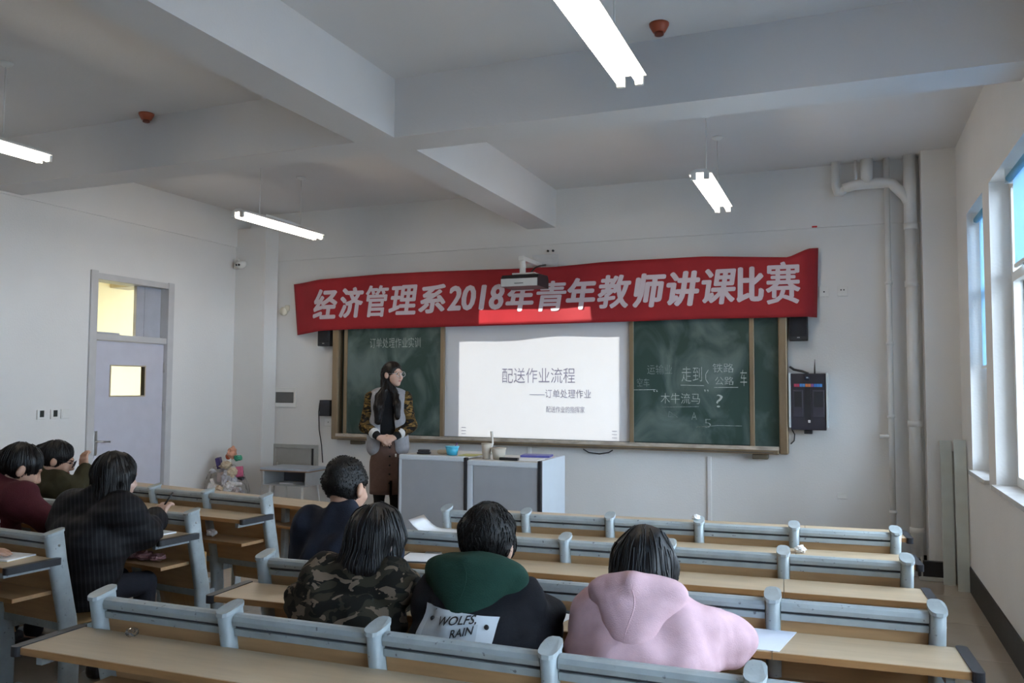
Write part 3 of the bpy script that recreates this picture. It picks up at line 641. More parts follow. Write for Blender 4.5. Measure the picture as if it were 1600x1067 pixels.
box('centre_slot', -.03, .02, -.123, -.119, -.17, .13, BLACKP, t)
for k, c in enumerate(((.5, .06, .12), (.5, .06, .12), (.08, .25, .6), (.1, .3, .65), (.65, .2, .06), (.65, .22, .08), (.3, .1, .3), (.05, .2, .6), (.06, .25, .65), (.08, .3, .7))): box('sticker', -.12+k*.024, -.12+k*.024+.022, -.124, -.12, .13, .157, mat('sticker_%d' % k, c, .5), t)
box('knob_light', -.005, .016, -.13, -.12, -.19, -.165, mat('white_knob', (.75, .75, .75), .4), t, .004); box('webcam', -.03, .015, -.14, -.12, .19, .225, mat('blue_black', (.02, .03, .06), .2), t, .006); box('webcam_lens', -.015, .003, -.143, -.139, .206, .218, mat('lens_highlight', (.5, .6, .7), .2), t)
box('small_plug', -.04, .03, -.10, -.02, -.29, -.258, BLACKP, t, .004); tube('antenna', [(.055, -.06, .25), (.055, -.06, .30), (.057, -.06, .38)], [.007, .006, .002], BLACKP, t, 8)
tube('cable_bundle', [(-.155, -.05, .31), (-.12, -.09, .285), (-.05, -.12, .27), (.0, -.13, .25), (-.01, -.135, .22)], .011, BLACKP, t, 8); tube('power_cable', [(-.152, -.03, -.25), (-.125, -.02, -.30), (-.13, -.01, -.36), (-.16, -.01, -.39)], .005, BLACKP, t, 6)
t = empty('wall_box', (-5.44, 0, 1.32), 0, 'small black box with hanging cable left of the blackboard', 'box')
box('box_body', -.07, .07, -.09, 0, -.09, .09, BLACKP, t, .006); tube('hanging_cable', [(-.06, -.05, .06), (-.10, -.04, .055), (-.125, -.02, -.05), (-.12, -.012, -.25), (-.085, -.012, -.42), (-.065, -.012, -.62)], .006, BLACKP, t, 6)
t = empty('wall_sounder', (-6.08, 0, 2.44), 0, 'small cream round sounder left of the banner', 'sounder'); CRM = mat('cream_plastic', (.62, .58, .48), .5)
lathe('sounder_body', [(.05, 0), (.05, .03), (.035, .05), (.01, .055)], CRM, t, 16, None, 'Y'); box('bracket', .02, .08, -.03, 0, .0, .07, CRM, t, .01)
tag(box('red_label', -.25, -.205, -.026, -.02, 3.035, 3.05, mat('red_tape', (.5, .02, .02), .6)), 'tiny red tape mark high on the wall above the banner end', 'mark')
for x, z1, lb in ((-1.19, .925, 'thin white cable duct below the right part of the blackboard'), (-3.0, .97, 'thin white cable duct behind the lectern')):
    t = empty('cable_duct', (x, 0, 0), 0, lb, 'duct'); box('duct_body', -.02, .02, -.018, 0, .15, z1, WHITEP, t, .003); box('duct_cover', -.016, .016, -.022, -.018, .15, z1, PVC, t, .002)
tag(tube('loose_cable', [(-2.42, -.03, .955), (-2.36, -.04, .925), (-2.25, -.04, .915), (-2.16, -.03, .93), (-2.12, -.02, .955)], .006, BLACKP), 'loose black cable loop hanging under the blackboard tray', 'cable')
# camera on the corner
t = empty('security_camera', (-6.50, -.25, 2.975), 0, 'white dome security camera at the corner column', 'camera')
box('mount', -.09, -.03, -.05, 0, -.05, .07, WHITEP, t, .01); lathe('dome', [(.055, .03), (.06, .0), (.05, -.03), (.02, -.05)], WHITEP, t, 16, (.02, -.05, 0))
for x in (.005, .04): lathe('lens', [(.012, 0), (.012, .012), (.004, .014)], BLACKP, t, 10, (x, -.098, -.015), 'Y')
# switches on door wall
for y, lb, k in ((-2.72, 'white switch plate with dark screen furthest from the door', 1), (-2.585, 'white switch plate with dark screen in the middle of three', 1), (-2.48, 'blank white switch plate nearest the door', 0)):
    t = empty('wall_switch', (XL, y, 1.305), 0, lb, 'switch'); box('cover_plate', 0, .012, -.043, .043, -.043, .043, WHITEP, t, .003)
    if k: box('dark_screen', .0115, .014, -.018, .022, -.022, .036, mat('dark_screen', (.02, .03, .03), .3), t)
    else: box('rocker', .0115, .015, -.03, .03, -.03, .03, WHITEP, t)
# drain pipes
t = empty('drain_pipes', (.3, -.12, 0), 0, 'white plastic drain pipes with elbow and branches in the right corner', 'pipe')
def pipe(nm, pts, r): return tube(nm, [(x-.3, y+.12, z) for x, y, z in pts], r, PVC, t, 14)
pipe('thin_riser', [(.375, -.10, .0), (.375, -.10, H)], .024); pipe('main_riser', [(.555, -.12, 0), (.555, -.12, 3.0)], .048); pipe('upper_riser', [(.555, -.12, 3.0), (.555, -.12, H)], .052)
pipe('cross_pipe', [(.02, -.12, 3.35), (.12, -.12, 3.375), (.36, -.12, 3.375), (.42, -.12, 3.36), (.52, -.12, 3.24), (.555, -.12, 3.16)], .045)
pipe('trap_pipe', [(-.04, -.12, H), (-.04, -.12, 3.37), (-.025, -.12, 3.31), (.0, -.12, 3.315), (.05, -.12, 3.36)], .036)
pipe('branch_pipe', [(.215, -.12, H), (.215, -.12, 3.38)], .05); pipe('thin_branch', [(.125, -.12, H), (.125, -.12, 3.34)], .012)
for z in (.35, 1.25, 2.45, 2.95): pipe('collar', [(.555, -.12, z), (.555, -.12, z+.05)], .056)
for z in (.5, 1.32, 1.95, 2.48): pipe('collar', [(.375, -.10, z), (.375, -.10, z+.03)], .031)
pipe('side_tap', [(.375, -.10, 1.16), (.28, -.10, 1.16)], .018)
# leaning boards
for x, y, w, hgt, lb in ((.765, -.42, .085, 1.15, 'tall pale board leaning in the corner, left one'), (.845, -.62, .085, 1.17, 'tall pale board leaning in the corner, right one nearest the window'), (.80, -.34, .06, 1.06, 'narrow grey board standing between the two pale boards')):
    t = empty('leaning_board', (x, y, 0), 0, lb, 'board'); BM_ = mat('pale_green_grey_board', (.58, .62, .59), .5, .05)
    prism('board_face', [(-.0, 0), (.02, 0), (.10, hgt), (.08, hgt)], 'X', -w/2, w/2, BM_ if w > .07 else GREYM, t)
    prism('board_edge', [(.02, 0), (.028, 0), (.108, hgt), (.10, hgt)], 'X', -w/2+.012, w/2-.012, GREYM, t)
t = empty('floor_vent_box', (.64, -.29, 0), 0, 'dark open box with pale frame on the floor by the column', 'box')
box('dark_core', -.075, .10, -.02, .035, .03, .155, BLACKP, t); box('base_frame', -.085, .115, -.035, .035, 0, .032, mat('pale_frame', (.5, .5, .47), .5), t, .004); box('side_frame', -.095, -.075, -.03, .035, .03, .175, BLACKP, t, .003); box('thin_post', -.072, -.06, -.03, -.02, .03, .19, mat('pale_frame', None) if 'pale_frame' in MATS else WHITEP, t)

# ------------------------------------------------------------------ small student desk, stick, rubbish
t = empty('student_desk', (-5.52, -.50, 0), .03, 'small single student desk with open drawer by the front wall', 'desk')
prism('top', rrect(.62, .42, .03), 'Z', .675, .695, mat('blue_grey_laminate', (.36, .42, .50), .35), t); prism('top_edge', rrect(.625, .425, .032), 'Z', .662, .675, mat('brown_edge', (.28, .19, .13), .5), t)
for q in ((-.27, -.255, -.19, .18), (.255, .27, -.19, .18)): box('drawer_side', q[0], q[1], q[2], q[3], .52, .662, mat('grey_tray', (.45, .47, .48), .5), t)
box('drawer_back', -.255, .255, .165, .18, .52, .662, mat('dark_tray', (.12, .13, .15), .6), t); box('drawer_floor', -.27, .27, -.19, .18, .51, .52, mat('grey_tray', (.45, .47, .48), .5), t)
for sx in (-1, 1):
    for y0, y1 in ((-.15, -.2), (.12, .19)): tube('leg', [(sx*.20, y0, .51), (sx*.23, y1, 0)], .013, WHITEP, t, 8)
tube('crossbar', [(-.215, .16, .2), (.215, .16, .2)], .011, WHITEP, t, 8); tag(box('exercise_book', -5.63, -5.45, -.62, -.45, .5205, .535, PAPER), 'thin white book inside the small student desk', 'book')
t = empty('broom', (-6.0, -.20, 0), 0, 'thin grey broom stick leaning beside the corner column', 'broom'); tube('stick', [(0, -.12, .1), (0, .03, .70)], .012, GREYM, t, 8); box('bristles', -.09, .09, -.16, -.09, 0, .11, mat('dark_bristle', (.08, .07, .06), .9), t, .01)
t = empty('rubbish_bag', (-6.29, -.64, 0), 0, 'heap of colourful rubbish in a clear bag in the left corner', 'rubbish')
cols = [(.45, .08, .03), (.62, .30, .2), (.05, .36, .22), (.06, .04, .16), (.6, .5, .36), (.8, .78, .76), (.5, .1, .2), (.75, .73, .72), (.6, .45, .3), (.12, .13, .16), (.62, .62, .66), (.5, .42, .4)]
rr = random.Random(3); items = [(-.02, .0, .76, .05, 0), (.05, -.02, .76, .05, 1), (.12, .0, .74, .045, 2), (-.12, -.02, .68, .06, 3), (.0, -.05, .66, .06, 4), (.17, -.03, .60, .055, 6)]
for k in range(100):
    z = rr.random()*.62; w = .22-.06*z; a = rr.random()*6.28; r = w*rr.random()**.5; items.append((r*math.cos(a), .75*r*math.sin(a)-.03, z, .032+.035*rr.random(), rr.choice((4, 5, 5, 5, 7, 7, 7, 8, 9, 10, 10, 10, 11, 6))))
for k, (x, y, z, r, c) in enumerate(items):
    M_ = mat('rubbish_%d' % c, cols[c], .5, .2, 20); kind = k % 3 if k > 5 else (2, 0, 0, 1, 0, 1)[k]
    if kind == 0: crumple('rubbish_piece', (x, y, z), r, M_, None, None, k*1.7, rr.choice((.7, 1., 1.2)), t)
    elif kind == 1: q = box('rubbish_carton', -r, r, -r*.7, r*.7, -r*.4, r*.4, M_, t, .004, (x, y, z+r*.6)); q.rotation_euler = (rr.random()*2, rr.random()*2, rr.random()*6)
    else: q = lathe('rubbish_bottle', [(r*.45, -r*1.2), (r*.5, -r*1.1), (r*.5, r*.4), (r*.2, r*.9), (r*.2, r*1.2)], M_, t, 12, (x, y, z+r*.6)); q.rotation_euler = (rr.random()*2.5, rr.random()*2, rr.random()*6)
bm = bmesh.new(); bmesh.ops.create_icosphere(bm, subdivisions=4, radius=1)
for v in bm.verts:
    k = 1+.10*mnoise.noise(v.co*3)+.06*mnoise.noise(v.co*9); v.co = Vector((v.co.x*.25*k, v.co.y*.23*k-.03, .36+v.co.z*.36*k)); v.co.z = max(v.co.z, .003)
FILM = glass_mat('clear_bag_film', (.985, .985, .99)); FILM.node_tree.nodes['Fresnel'].inputs[0].default_value = 1.05; bm_obj('bag_film', bm, FILM, t, False)

# ------------------------------------------------------------------ people: signed distance modelling
def nrm(v): v = np.array(v, float); return v/(np.linalg.norm(v)+1e-12)
def cone(a, b, ra, rb, L=None, fa=1., fb=1.):
    """tapered limb; with L given the section is an ellipse: ra along L, ra*fa across"""
    a, b = np.array(a, float), np.array(b, float); ax = b-a; l2 = ax@ax
    def f(P):
        d = P-a; t = np.clip((d@ax)/l2, 0, 1); r = ra+(rb-ra)*t
        q = d-t[..., None]*ax
        if L is None: return np.sqrt((q*q).sum(-1))-r
        fr = fa+(fb-fa)*t; l = nrm(np.array(L)-ax*(np.array(L)@ax)/l2); u = q@l; rest = q-u[..., None]*l
        n = np.sqrt((u/r)**2+(rest*rest).sum(-1)/(r*fr)**2); return (n-1)*r*np.minimum(fr, 1)
    m = max(ra, rb)*max(1, fa, fb); return f, np.minimum(a, b)-m, np.maximum(a, b)+m
def ell(c, ax, r):
    c = np.array(c, float); A = np.array([nrm(v) for v in ax]); r = np.array(r, float)
    def f(P):
        q = (P-c)@A.T; k0 = np.sqrt(((q/r)**2).sum(-1)); k1 = np.sqrt(((q/r**2)**2).sum(-1))+1e-9; return k0*(k0-1)/k1
    m = r.max(); return f, c-m, c+m
def half(pt, n):
    pt = np.array(pt, float); n = nrm(n)
    return lambda P: (P-pt)@n
def nets(F, o, h):
    S = F < 0; nx, ny, nz = F.shape
    c = np.zeros((nx-1, ny-1, nz-1), np.int8)
    for i in (0, 1):
        for j in (0, 1):
            for k in (0, 1): c += S[i:nx-1+i, j:ny-1+j, k:nz-1+k]
    act = (c > 0) & (c < 8); I = np.argwhere(act); idx = -np.ones(act.shape, np.int64); idx[act] = np.arange(len(I))
    acc = np.zeros((len(I), 3)); cnt = np.zeros(len(I))
    corners = [(i, j, k) for i in (0, 1) for j in (0, 1) for k in (0, 1)]
    for a in corners:
        for d in range(3):
            if a[d]: continue
            b = list(a); b[d] = 1
            fa = F[I[:, 0]+a[0], I[:, 1]+a[1], I[:, 2]+a[2]]; fb = F[I[:, 0]+b[0], I[:, 1]+b[1], I[:, 2]+b[2]]
            mk = (fa < 0) != (fb < 0); t = np.where(mk, fa/(fa-fb+1e-12), 0)
            p = np.array(a, float)[None]+0*acc; p[:, d] = t; acc[mk] += p[mk]; cnt[mk] += 1
    V = (I+acc/np.maximum(cnt, 1)[:, None])*h+o; Q = []
    for d in range(3):
        s0 = [slice(None)]*3; s1 = [slice(None)]*3; s0[d] = slice(0, -1); s1[d] = slice(1, None)
        ch = S[tuple(s0)] != S[tuple(s1)]; E = np.argwhere(ch); e1, e2 = (d+1) % 3, (d+2) % 3
        lim = np.array(act.shape); ok = (E[:, e1] > 0) & (E[:, e2] > 0) & (E[:, e1] < lim[e1]) & (E[:, e2] < lim[e2]) & (E[:, d] < lim[d]); E = E[ok]
        ins = S[E[:, 0], E[:, 1], E[:, 2]]
        def at(a, b): q = E.copy(); q[:, e1] -= a; q[:, e2] -= b; return idx[q[:, 0], q[:, 1], q[:, 2]]
        q = np.stack([at(1, 1), at(0, 1), at(0, 0), at(1, 0)], 1); q[~ins] = q[~ins][:, ::-1]; Q.append(q)
    return V, np.concatenate(Q)
def wrinkle(P, amp, freq, seed):
    r = np.random.RandomState(seed); w = np.zeros(P.shape[:-1])
    q = P+.35/freq*np.sin(P[..., [1, 2, 0]]*freq*.8+seed)
    for k in range(4):
        d = nrm(r.randn(3)*np.array([1, 1, 1.5])); w += np.sin(q@d*freq*(.7+.8*r.rand())+r.rand()*6.28)
    for k in range(4):
        d = nrm(r.randn(3)*np.array([1, 1, 1.2])); e = nrm(r.randn(3)); w += .9*(.5-np.abs(np.sin(q@d*freq*1.1+r.rand()*6+1.2*np.sin(q@e*freq*.5))))*(.5+.5*np.sin(q@e*freq*.6+r.rand()*6))
    return amp*w/2.2
def sculpt(name, ops, m, parent, res=.008, wr=None, post=None):
    """ops: list of (sign, prim, k)  sign '+': smooth union, '-': carve, 'c': cut with half space; parent location subtracted"""
    los = np.min([p[1] for s, p, k in ops if s == '+'], 0)-.03; his = np.max([p[2] for s, p, k in ops if s == '+'], 0)+.03
    n = np.ceil((his-los)/res).astype(int)+1; F = np.full(n, 1., np.float32)
    ax = [los[d]+res*np.arange(n[d]) for d in range(3)]
    def sub(lo, hi):
        i0 = np.clip(np.floor((lo-los)/res).astype(int), 0, n-1); i1 = np.clip(np.ceil((hi-los)/res).astype(int)+1, 1, n)
        sl = tuple(slice(a, b) for a, b in zip(i0, i1)); return sl, np.stack(np.meshgrid(*[ax[d][sl[d]] for d in range(3)], indexing='ij'), -1)
    def relief(F):
        sl, P = sub(los, his)
        if wr: F = F+wrinkle(P, wr[0]*(1.9 if name == 'jacket' else 1.), wr[1]*(1.45 if name == 'jacket' else 1.), wr[2])*(np.abs(F) < .06)-(.005 if name == 'jacket' else 0)
        if post: F = F+post(P)
        return F
    late = [q for q in ops if q[0] in 'cx']
    for s, p, k in [q for q in ops if q[0] not in 'cx']+[('relief', None, 0)]+late:
        if s == 'relief': F = relief(F) if (wr or post) else F
        elif s == '+':
            sl, P = sub(p[1]-k-4*res, p[2]+k+4*res); d = p[0](P); f = F[sl]
            if k > 0: hh = np.clip(.5+.5*(f-d)/k, 0, 1); F[sl] = f+(d-f)*hh-k*hh*(1-hh)
            else: F[sl] = np.minimum(f, d)
        elif s == '-':
            sl, P = sub(p[1]-4*res, p[2]+4*res); F[sl] = np.maximum(F[sl], -p[0](P))
        elif s == 'x':
            sl, P = sub(los, his); F[sl] = np.maximum(F[sl], -p(P))
        elif s == 'c':
            sl, P = sub(los, his); F[sl] = np.maximum(F[sl], p(P))
    F[0], F[-1], F[:, 0], F[:, -1], F[:, :, 0], F[:, :, -1] = 1, 1, 1, 1, 1, 1
    V, Q = nets(F, los, res)
    base = np.array(parent.location) if parent is not None else np.zeros(3)
    me = bpy.data.meshes.new(name); V2 = V-base
    me.vertices.add(len(V2)); me.vertices.foreach_set('co', V2.ravel().astype(np.float32))
    me.loops.add(Q.size); me.loops.foreach_set('vertex_index', Q.ravel().astype(np.int32))
    me.polygons.add(len(Q)); me.polygons.foreach_set('loop_start', np.arange(0, Q.size, 4, dtype=np.int32)); me.polygons.foreach_set('loop_total', np.full(len(Q), 4, np.int32))
    me.update(); me.validate()
    o = link(name, me, m, parent, True)
    return o
def hand_ops(wrist, fd, nrm_, curl=.6, side=1, k=.008):
    """palm + five bent fingers; fd finger direction, nrm_ back-of-hand normal, side: thumb side sign"""
    w = np.array(wrist, float); f = nrm(fd); n = nrm(np.array(nrm_)-f*(np.array(nrm_)@f)); s = np.cross(f, n)*side
    kn = w+f*.085; ops = [('+', cone(w, w+f*.075, .030, .036, s, .55, .45), .012)]
    for i, (off, ln) in enumerate(((.028, .068), (.010, .078), (-.009, .072), (-.027, .056))):
        p0 = kn+s*off-f*.01; d0 = nrm(f-n*curl*.5+s*off*1.5); p1 = p0+d0*ln*.45; d1 = nrm(f-n*curl*1.6); p2 = p1+d1*ln*.32; d2 = nrm(f*.6-n*curl*2.4); p3 = p2+d2*ln*.25
        ops += [('+', cone(p0, p1, .0095, .0088), k), ('+', cone(p1, p2, .0088, .0082), .003), ('+', cone(p2, p3, .0082, .0068), .003)]
    t0 = w+f*.025+s*.026-n*.006; t1 = t0+nrm(f*.6+s*.8-n*.25)*.042; t2 = t1+nrm(f*.95+s*.2-n*.4)*.032
    ops += [('+', cone(t0, t1, .0125, .0105), .012), ('+', cone(t1, t2, .0105, .008), .003)]
    return ops
def head_ops(c, f, u, sc=1.):
    c = np.array(c, float); f = nrm(f); u = nrm(np.array(u)-f*(np.array(u)@f)); l = np.cross(f, u); A = (l, f, u)
    q = lambda a, b, d: c+(l*a+f*b+u*d)*sc
    R = lambda *r: np.array(r)*sc
    o = [('+', ell(q(0, -.012, .028), A, R(.074, .096, .092)), 0), ('+', ell(q(0, .035, -.035), A, R(.058, .060, .078)), .03), ('+', ell(q(0, .066, -.092), A, R(.024, .022, .018)), .02),
         ('+', cone(q(0, .088, .012), q(0, .108, -.026), .008*sc, .012*sc), .010), ('+', ell(q(0, .098, -.034), A, R(.017, .011, .009)), .006),
         ('+', ell(q(0, .092, -.060), A, R(.022, .008, .006)), .006), ('+', ell(q(0, .080, .030), A, R(.05, .016, .010)), .012)]
    for s in (-1, 1):
        o += [('-', ell(q(s*.03, .103, .008), A, R(.016, .012, .009)), 0), ('+', ell(q(s*.081, -.008, -.008), (l*1+f*.25*s, f, u), R(.013, .021, .033)), .006), ('+', ell(q(s*.036, .066, -.028), A, R(.024, .022, .022)), .02)]
    return o, A
def strands(o, crown, n, length, short, seed=5):
    """fine locks lying on the hair volume, joined into the same mesh"""
    me = o.data; co = [v.co.copy() for v in me.vertices]; po = [tuple(p.vertices) for p in me.polygons]; bv = BVHTree.FromPolygons(co, po); r = random.Random(seed)
    bm = bmesh.new(); bm.from_mesh(me)
    for k in range(n):
        f = po[r.randrange(len(po))]; p = sum((co[i] for i in f), Vector())/4; nn = bv.find_nearest(p)[1]
        d = p-crown; steps = 3 if short else 9; L_ = length*(.6+.6*r.random()); st = L_/steps; pts = []; lift = .001+.002*r.random()
        jit = Vector((r.uniform(-1, 1), r.uniform(-1, 1), r.uniform(-1, 1)))*(.35 if short else .08)
        for i in range(steps+1):
            q = bv.find_nearest(p)
            if q[0] is None: break
            g = Vector((0, 0, -1)) if not short else Vector((0, 0, -.4)); away = (p-crown).normalized(); dr = (g+away*.7+jit); dr = dr-q[1]*dr.dot(q[1])
            pts.append(q[0]+q[1]*(lift+(.10*st*i if short else 0)));
            if dr.length < 1e-4: break
            p = q[0]+dr.normalized()*st
            if (bv.find_nearest(p)[0]-p).length > .03: break
        if len(pts) > 2: add_tube(bm, pts, [.0026*(1-.75*i/(len(pts)-1)) for i in range(len(pts))], 4, cap=False)
    bm.to_mesh(me); bm.free(); me.polygons.foreach_set('use_smooth', [True]*len(me.polygons)); me.update()
SKIN = mat('skin', (.46, .27, .19), .55, .05, 12); SKINP = mat('pale_skin', (.50, .32, .25), .55, .05, 12)
def hairmat(name, col):
    M = mat(name, col, .42, .5, 30, .15, 90, spec=.35, stretch=(9, 9, .6)); return M
HAIR = hairmat('black_hair', (.0045, .0042, .005)); HAIRB = hairmat('brown_black_hair', (.008, .0055, .005)); HAIRS = mat('short_black_hair', (.005, .0048, .005), .55, .4, 60, .3, 180, spec=.3)
def person(label, hip, neck, head, hf, hu, shoulders, elbows, hands, jacket, trousers, hair, skin=SKIN, size=1., chest=(.165, .115), sleeve=(.062, .053, .045), hairm=HAIR, wr=(.005, 34, 1), hdir=None, hcurl=.25, res=.008, knees=None, extra=None, headsc=1., row=None, rest=.762):
    t = empty('person', (hip[0], hip[1], 0), 0, label, 'person')
    hip, neck, head = np.array(hip, float), np.array(neck, float), np.array(head, float)
    X = np.array([1., 0, 0]); ch = hip*.42+neck*.58; waist = hip*.75+neck*.25
    ho, A = head_ops(head, hf, hu, headsc); l, f, u = A
    sh = [neck+np.array([s*shoulders[0], shoulders[1], shoulders[2]]) for s in (-1, 1)]
    # hands lie on the desktop short of the next backrest; nothing of a sitter passes through the desktop in front
    hands = [h_ if h_[2] > .82 else (h_[0], min(h_[1], row_y(row, h_[0])-.235), max(h_[2], rest+.024)) for h_ in hands]; elbows = [(e_[0], min(e_[1], h_[1]-.14), max(e_[2], .81)) for e_, h_ in zip(elbows, hands)]
    a_ = ROW[row]; sl_ = (a_[3]-a_[1])/(a_[2]-a_[0])
    def desk_gap(P): return np.maximum(np.maximum((a_[1]+sl_*(P[..., 0]-a_[0])-.285)-P[..., 1], P[..., 2]-rest), .69-P[..., 2])
    carve = [('x', lambda P: desk_gap(P)+.0, 0)]
    # body: one continuous mesh
    ops = list(ho); ops += [('+', cone(head-u*.06-f*.02, neck-np.array([0, 0, .02]), .052, .058), .02), ('+', cone(neck-np.array([0, 0, .10]), waist, chest[0]*.55, chest[0]*.6, X, .55, .55), .03), ('+', cone(waist, hip, chest[0]*.6, chest[0]*.65, X, .55, .6), .03)]
    for s in (0, 1):
        hd = nrm(np.array(hands[s])-np.array(elbows[s])) if hdir is None or hdir[s] is None else np.array(hdir[s], float)
        ops += [('+', cone(sh[s]+np.array([0, 0, -.02]), elbows[s], .034, .032), .02), ('+', cone(elbows[s], hands[s], .036, .027), .01)]
        ops += hand_ops(hands[s], hd, (0, -.2, 1) if abs(hd[2]) < .8 else (0, -1, .0), hcurl, 1 if s == 0 else -1)
        kx = hip[0]+(-1, 1)[s]*.10
        kn = np.array([kx, hip[1]+.36, .50]) if knees is None else np.array(knees[s])
        ops += [('+', cone(hip+np.array([(-1, 1)[s]*.085, .0, -.0]), kn, .058, .042), .02), ('+', cone(kn, kn+np.array([0, -.03, -.41]), .043, .032), .01), ('+', cone(kn+np.array([0, -.06, -.45]), kn+np.array([0, .05, -.46]), .034, .028), .015)]
    sculpt('body', ops+carve, skin, t, .0065)
    # jacket
    ops = [('+', cone(hip+np.array([0, 0, -.02]), ch, chest[0], chest[0]*1.05, X, chest[1]/chest[0], chest[1]/chest[0]), 0), ('+', cone(ch, neck-np.array([0, 0, .06]), chest[0]*1.05, chest[0]*.72, X, chest[1]/chest[0], .62), .05)]
    ops += [('+', cone(sh[0]+np.array([.02, 0, -.01]), sh[1]+np.array([-.02, 0, -.01]), sleeve[0]*.98, sleeve[0]*.98), .06), ('+', cone(neck-np.array([0, 0, .05]), neck+(head-neck)*.28, .085, .068), .03)]
    for s in (0, 1):
        hv = np.array(hands[s]); ev = np.array(elbows[s]); w = hv-nrm(hv-ev)*.015
        if not extra: ops += [('+', cone(neck-np.array([0, 0, .02]), sh[s]-np.array([0, 0, .012]), .066, sleeve[0]*.9), .05)]
        ops += [('+', cone(sh[s], ev, sleeve[0], sleeve[1]*1.05), .085), ('+', cone(ev, w, sleeve[1]*1.05, sleeve[2]), .02)]
    jk = sculpt('jacket', ops+carve+[('c', half((0, 0, .452), (0, 0, -1)), 0)], jacket, t, res, wr)
    # trousers
    ops = [('+', cone(hip+np.array([-.06, .02, .01]), hip+np.array([.06, .02, .01]), .098, .098), 0)]
    for s in (0, 1):
        kx = hip[0]+(-1, 1)[s]*.10; kn = np.array([kx, hip[1]+.36, .50]) if knees is None else np.array(knees[s])
        ops += [('+', cone(hip+np.array([(-1, 1)[s]*.085, .02, -.01]), kn, .080, .060), .02), ('+', cone(kn, kn+np.array([0, -.02, -.38]), .058, .052), .01)]
        box('shoe', kn[0]-hip[0]-.045, kn[0]-hip[0]+.045, kn[1]-hip[1]-.17, kn[1]-hip[1]+.055, .0, .085, BLACKP, t, .03)
    sculpt('trousers', ops, trousers, t, .009, (.0015, 30, 2))
    # hair
    hops = []
    q = lambda a, b, d: head+(l*a+f*b+u*d)*headsc
    cap = lambda g, dz=0: ('+', ell(q(0, -.018, .034+dz), A, np.array((.080+g, .100+g, .096+g))*headsc), 0)
    face = ('-', ell(q(0, .10, -.045), A, np.array((.066, .075, .105))*headsc), 0)
    if hair[0] == 'short':
        g = hair[1]; hops = [cap(g), face, ('c', half(q(0, -.02, -.055), -u*.9-f*.25+0*l), 0)]
        for s in (-1, 1): hops.append(('-', ell(q(s*.086, .0, -.02), A, (.016, .026, .045)), 0))
        wrh = (.004, 60, 5)
    elif hair[0] == 'long':
        g, end, w = hair[1], np.array(hair[2], float), hair[3]
        hops = [cap(g), ('+', cone(q(0, -.045, .01), q(0, -.055, -.10), .084+g, w, l, .75, .55), .03), ('+', cone(q(0, -.055, -.10), end, w, w*.92, l, .5, .35), .03)]
        for s in (-1, 1): hops.append(('+', cone(q(s*.072, .015, .03), q(s*.082, .0, -.13), .026, .026), .02))
        hops.append(('-', ell(q(0, .125, -.05), A, (.062, .08, .12)), 0)); wrh = (.0025, 75, 6)
    else:  # tied back
        g, e1 = hair[1], np.array(hair[2], float)
        hops = [cap(g), ('-', ell(q(0, .10, -.05), A, (.068, .075, .11)), 0), ('c', half(q(0, .0, -.06), -u+f*.6), 0), ('+', ell(q(0, -.115, hair[3]), A, (.036, .036, .036)), .015), ('+', cone(q(0, -.125, hair[3]), e1, .034, .018), .015)]
        for s in (-1, 1): hops.append(('-', ell(q(s*.088, .0, -.02), A, (.013, .016, .028)), 0))
        wrh = (.0025, 75, 6)
    hh = sculpt('hair', hops, hairm, t, .0065, wrh)
    strands(hh, Vector(q(0, -.045, .12)-np.array(t.location)), (900 if hair[0] == 'short' else 420), (hair[2] if hair[0] == 'short' else .26), hair[0] == 'short')
    return t, jk, dict(A=A, head=head, sh=sh, neck=neck, q=q)
def eyes(t, info, glasses=None, glass_m=None):
    l, f, u = info['A']; q = info['q']; b = np.array(t.location)
    for s in (-1, 1):
        sculpt('eye', [('+', ell(q(s*.03, .083, .008), (l, f, u), (.013, .008, .0065)), 0)], mat('eye_dark', (.03, .02, .018), .2), t, .003)
        sculpt('eyebrow', [('+', cone(q(s*.016, .093, .028), q(s*.048, .082, .030), .0042, .003), 0)], HAIR, t, .003)
    sculpt('lips', [('+', ell(q(0, .097, -.060), (l, f, u), (.021, .007, .0065)), 0)], mat('lips', (.38, .12, .11), .45), t, .003)
    if glasses:
        g = empty('glasses_frame'); bpy.data.objects.remove(g)
        bm = bmesh.new()
        for s in (-1, 1):
            c = q(s*.034, .108, .005); add_tube(bm, [c-b+(l*math.cos(a)*.026+u*math.sin(a)*.024) for a in np.linspace(0, 2*math.pi, 19)], .0022, 6, cap=False)
            add_tube(bm, [q(s*.060, .106, .012)-b, q(s*.076, .08, .012)-b, q(s*.080, .0, .008)-b], .002, 6)
        add_tube(bm, [q(-.009, .109, .01)-b, q(.009, .109, .01)-b], .002, 6)
        gf = bm_obj('glasses', bm, glasses, t, True)
        for s in (-1, 1):
            c = q(s*.034, .108, .005)-b; vs = [Vector(c+(l*math.cos(a)*.025+u*math.sin(a)*.023)) for a in np.linspace(0, 2*math.pi, 17)[:-1]]
            mesh_obj('lens', vs, [tuple(range(16))], LENS, gf)

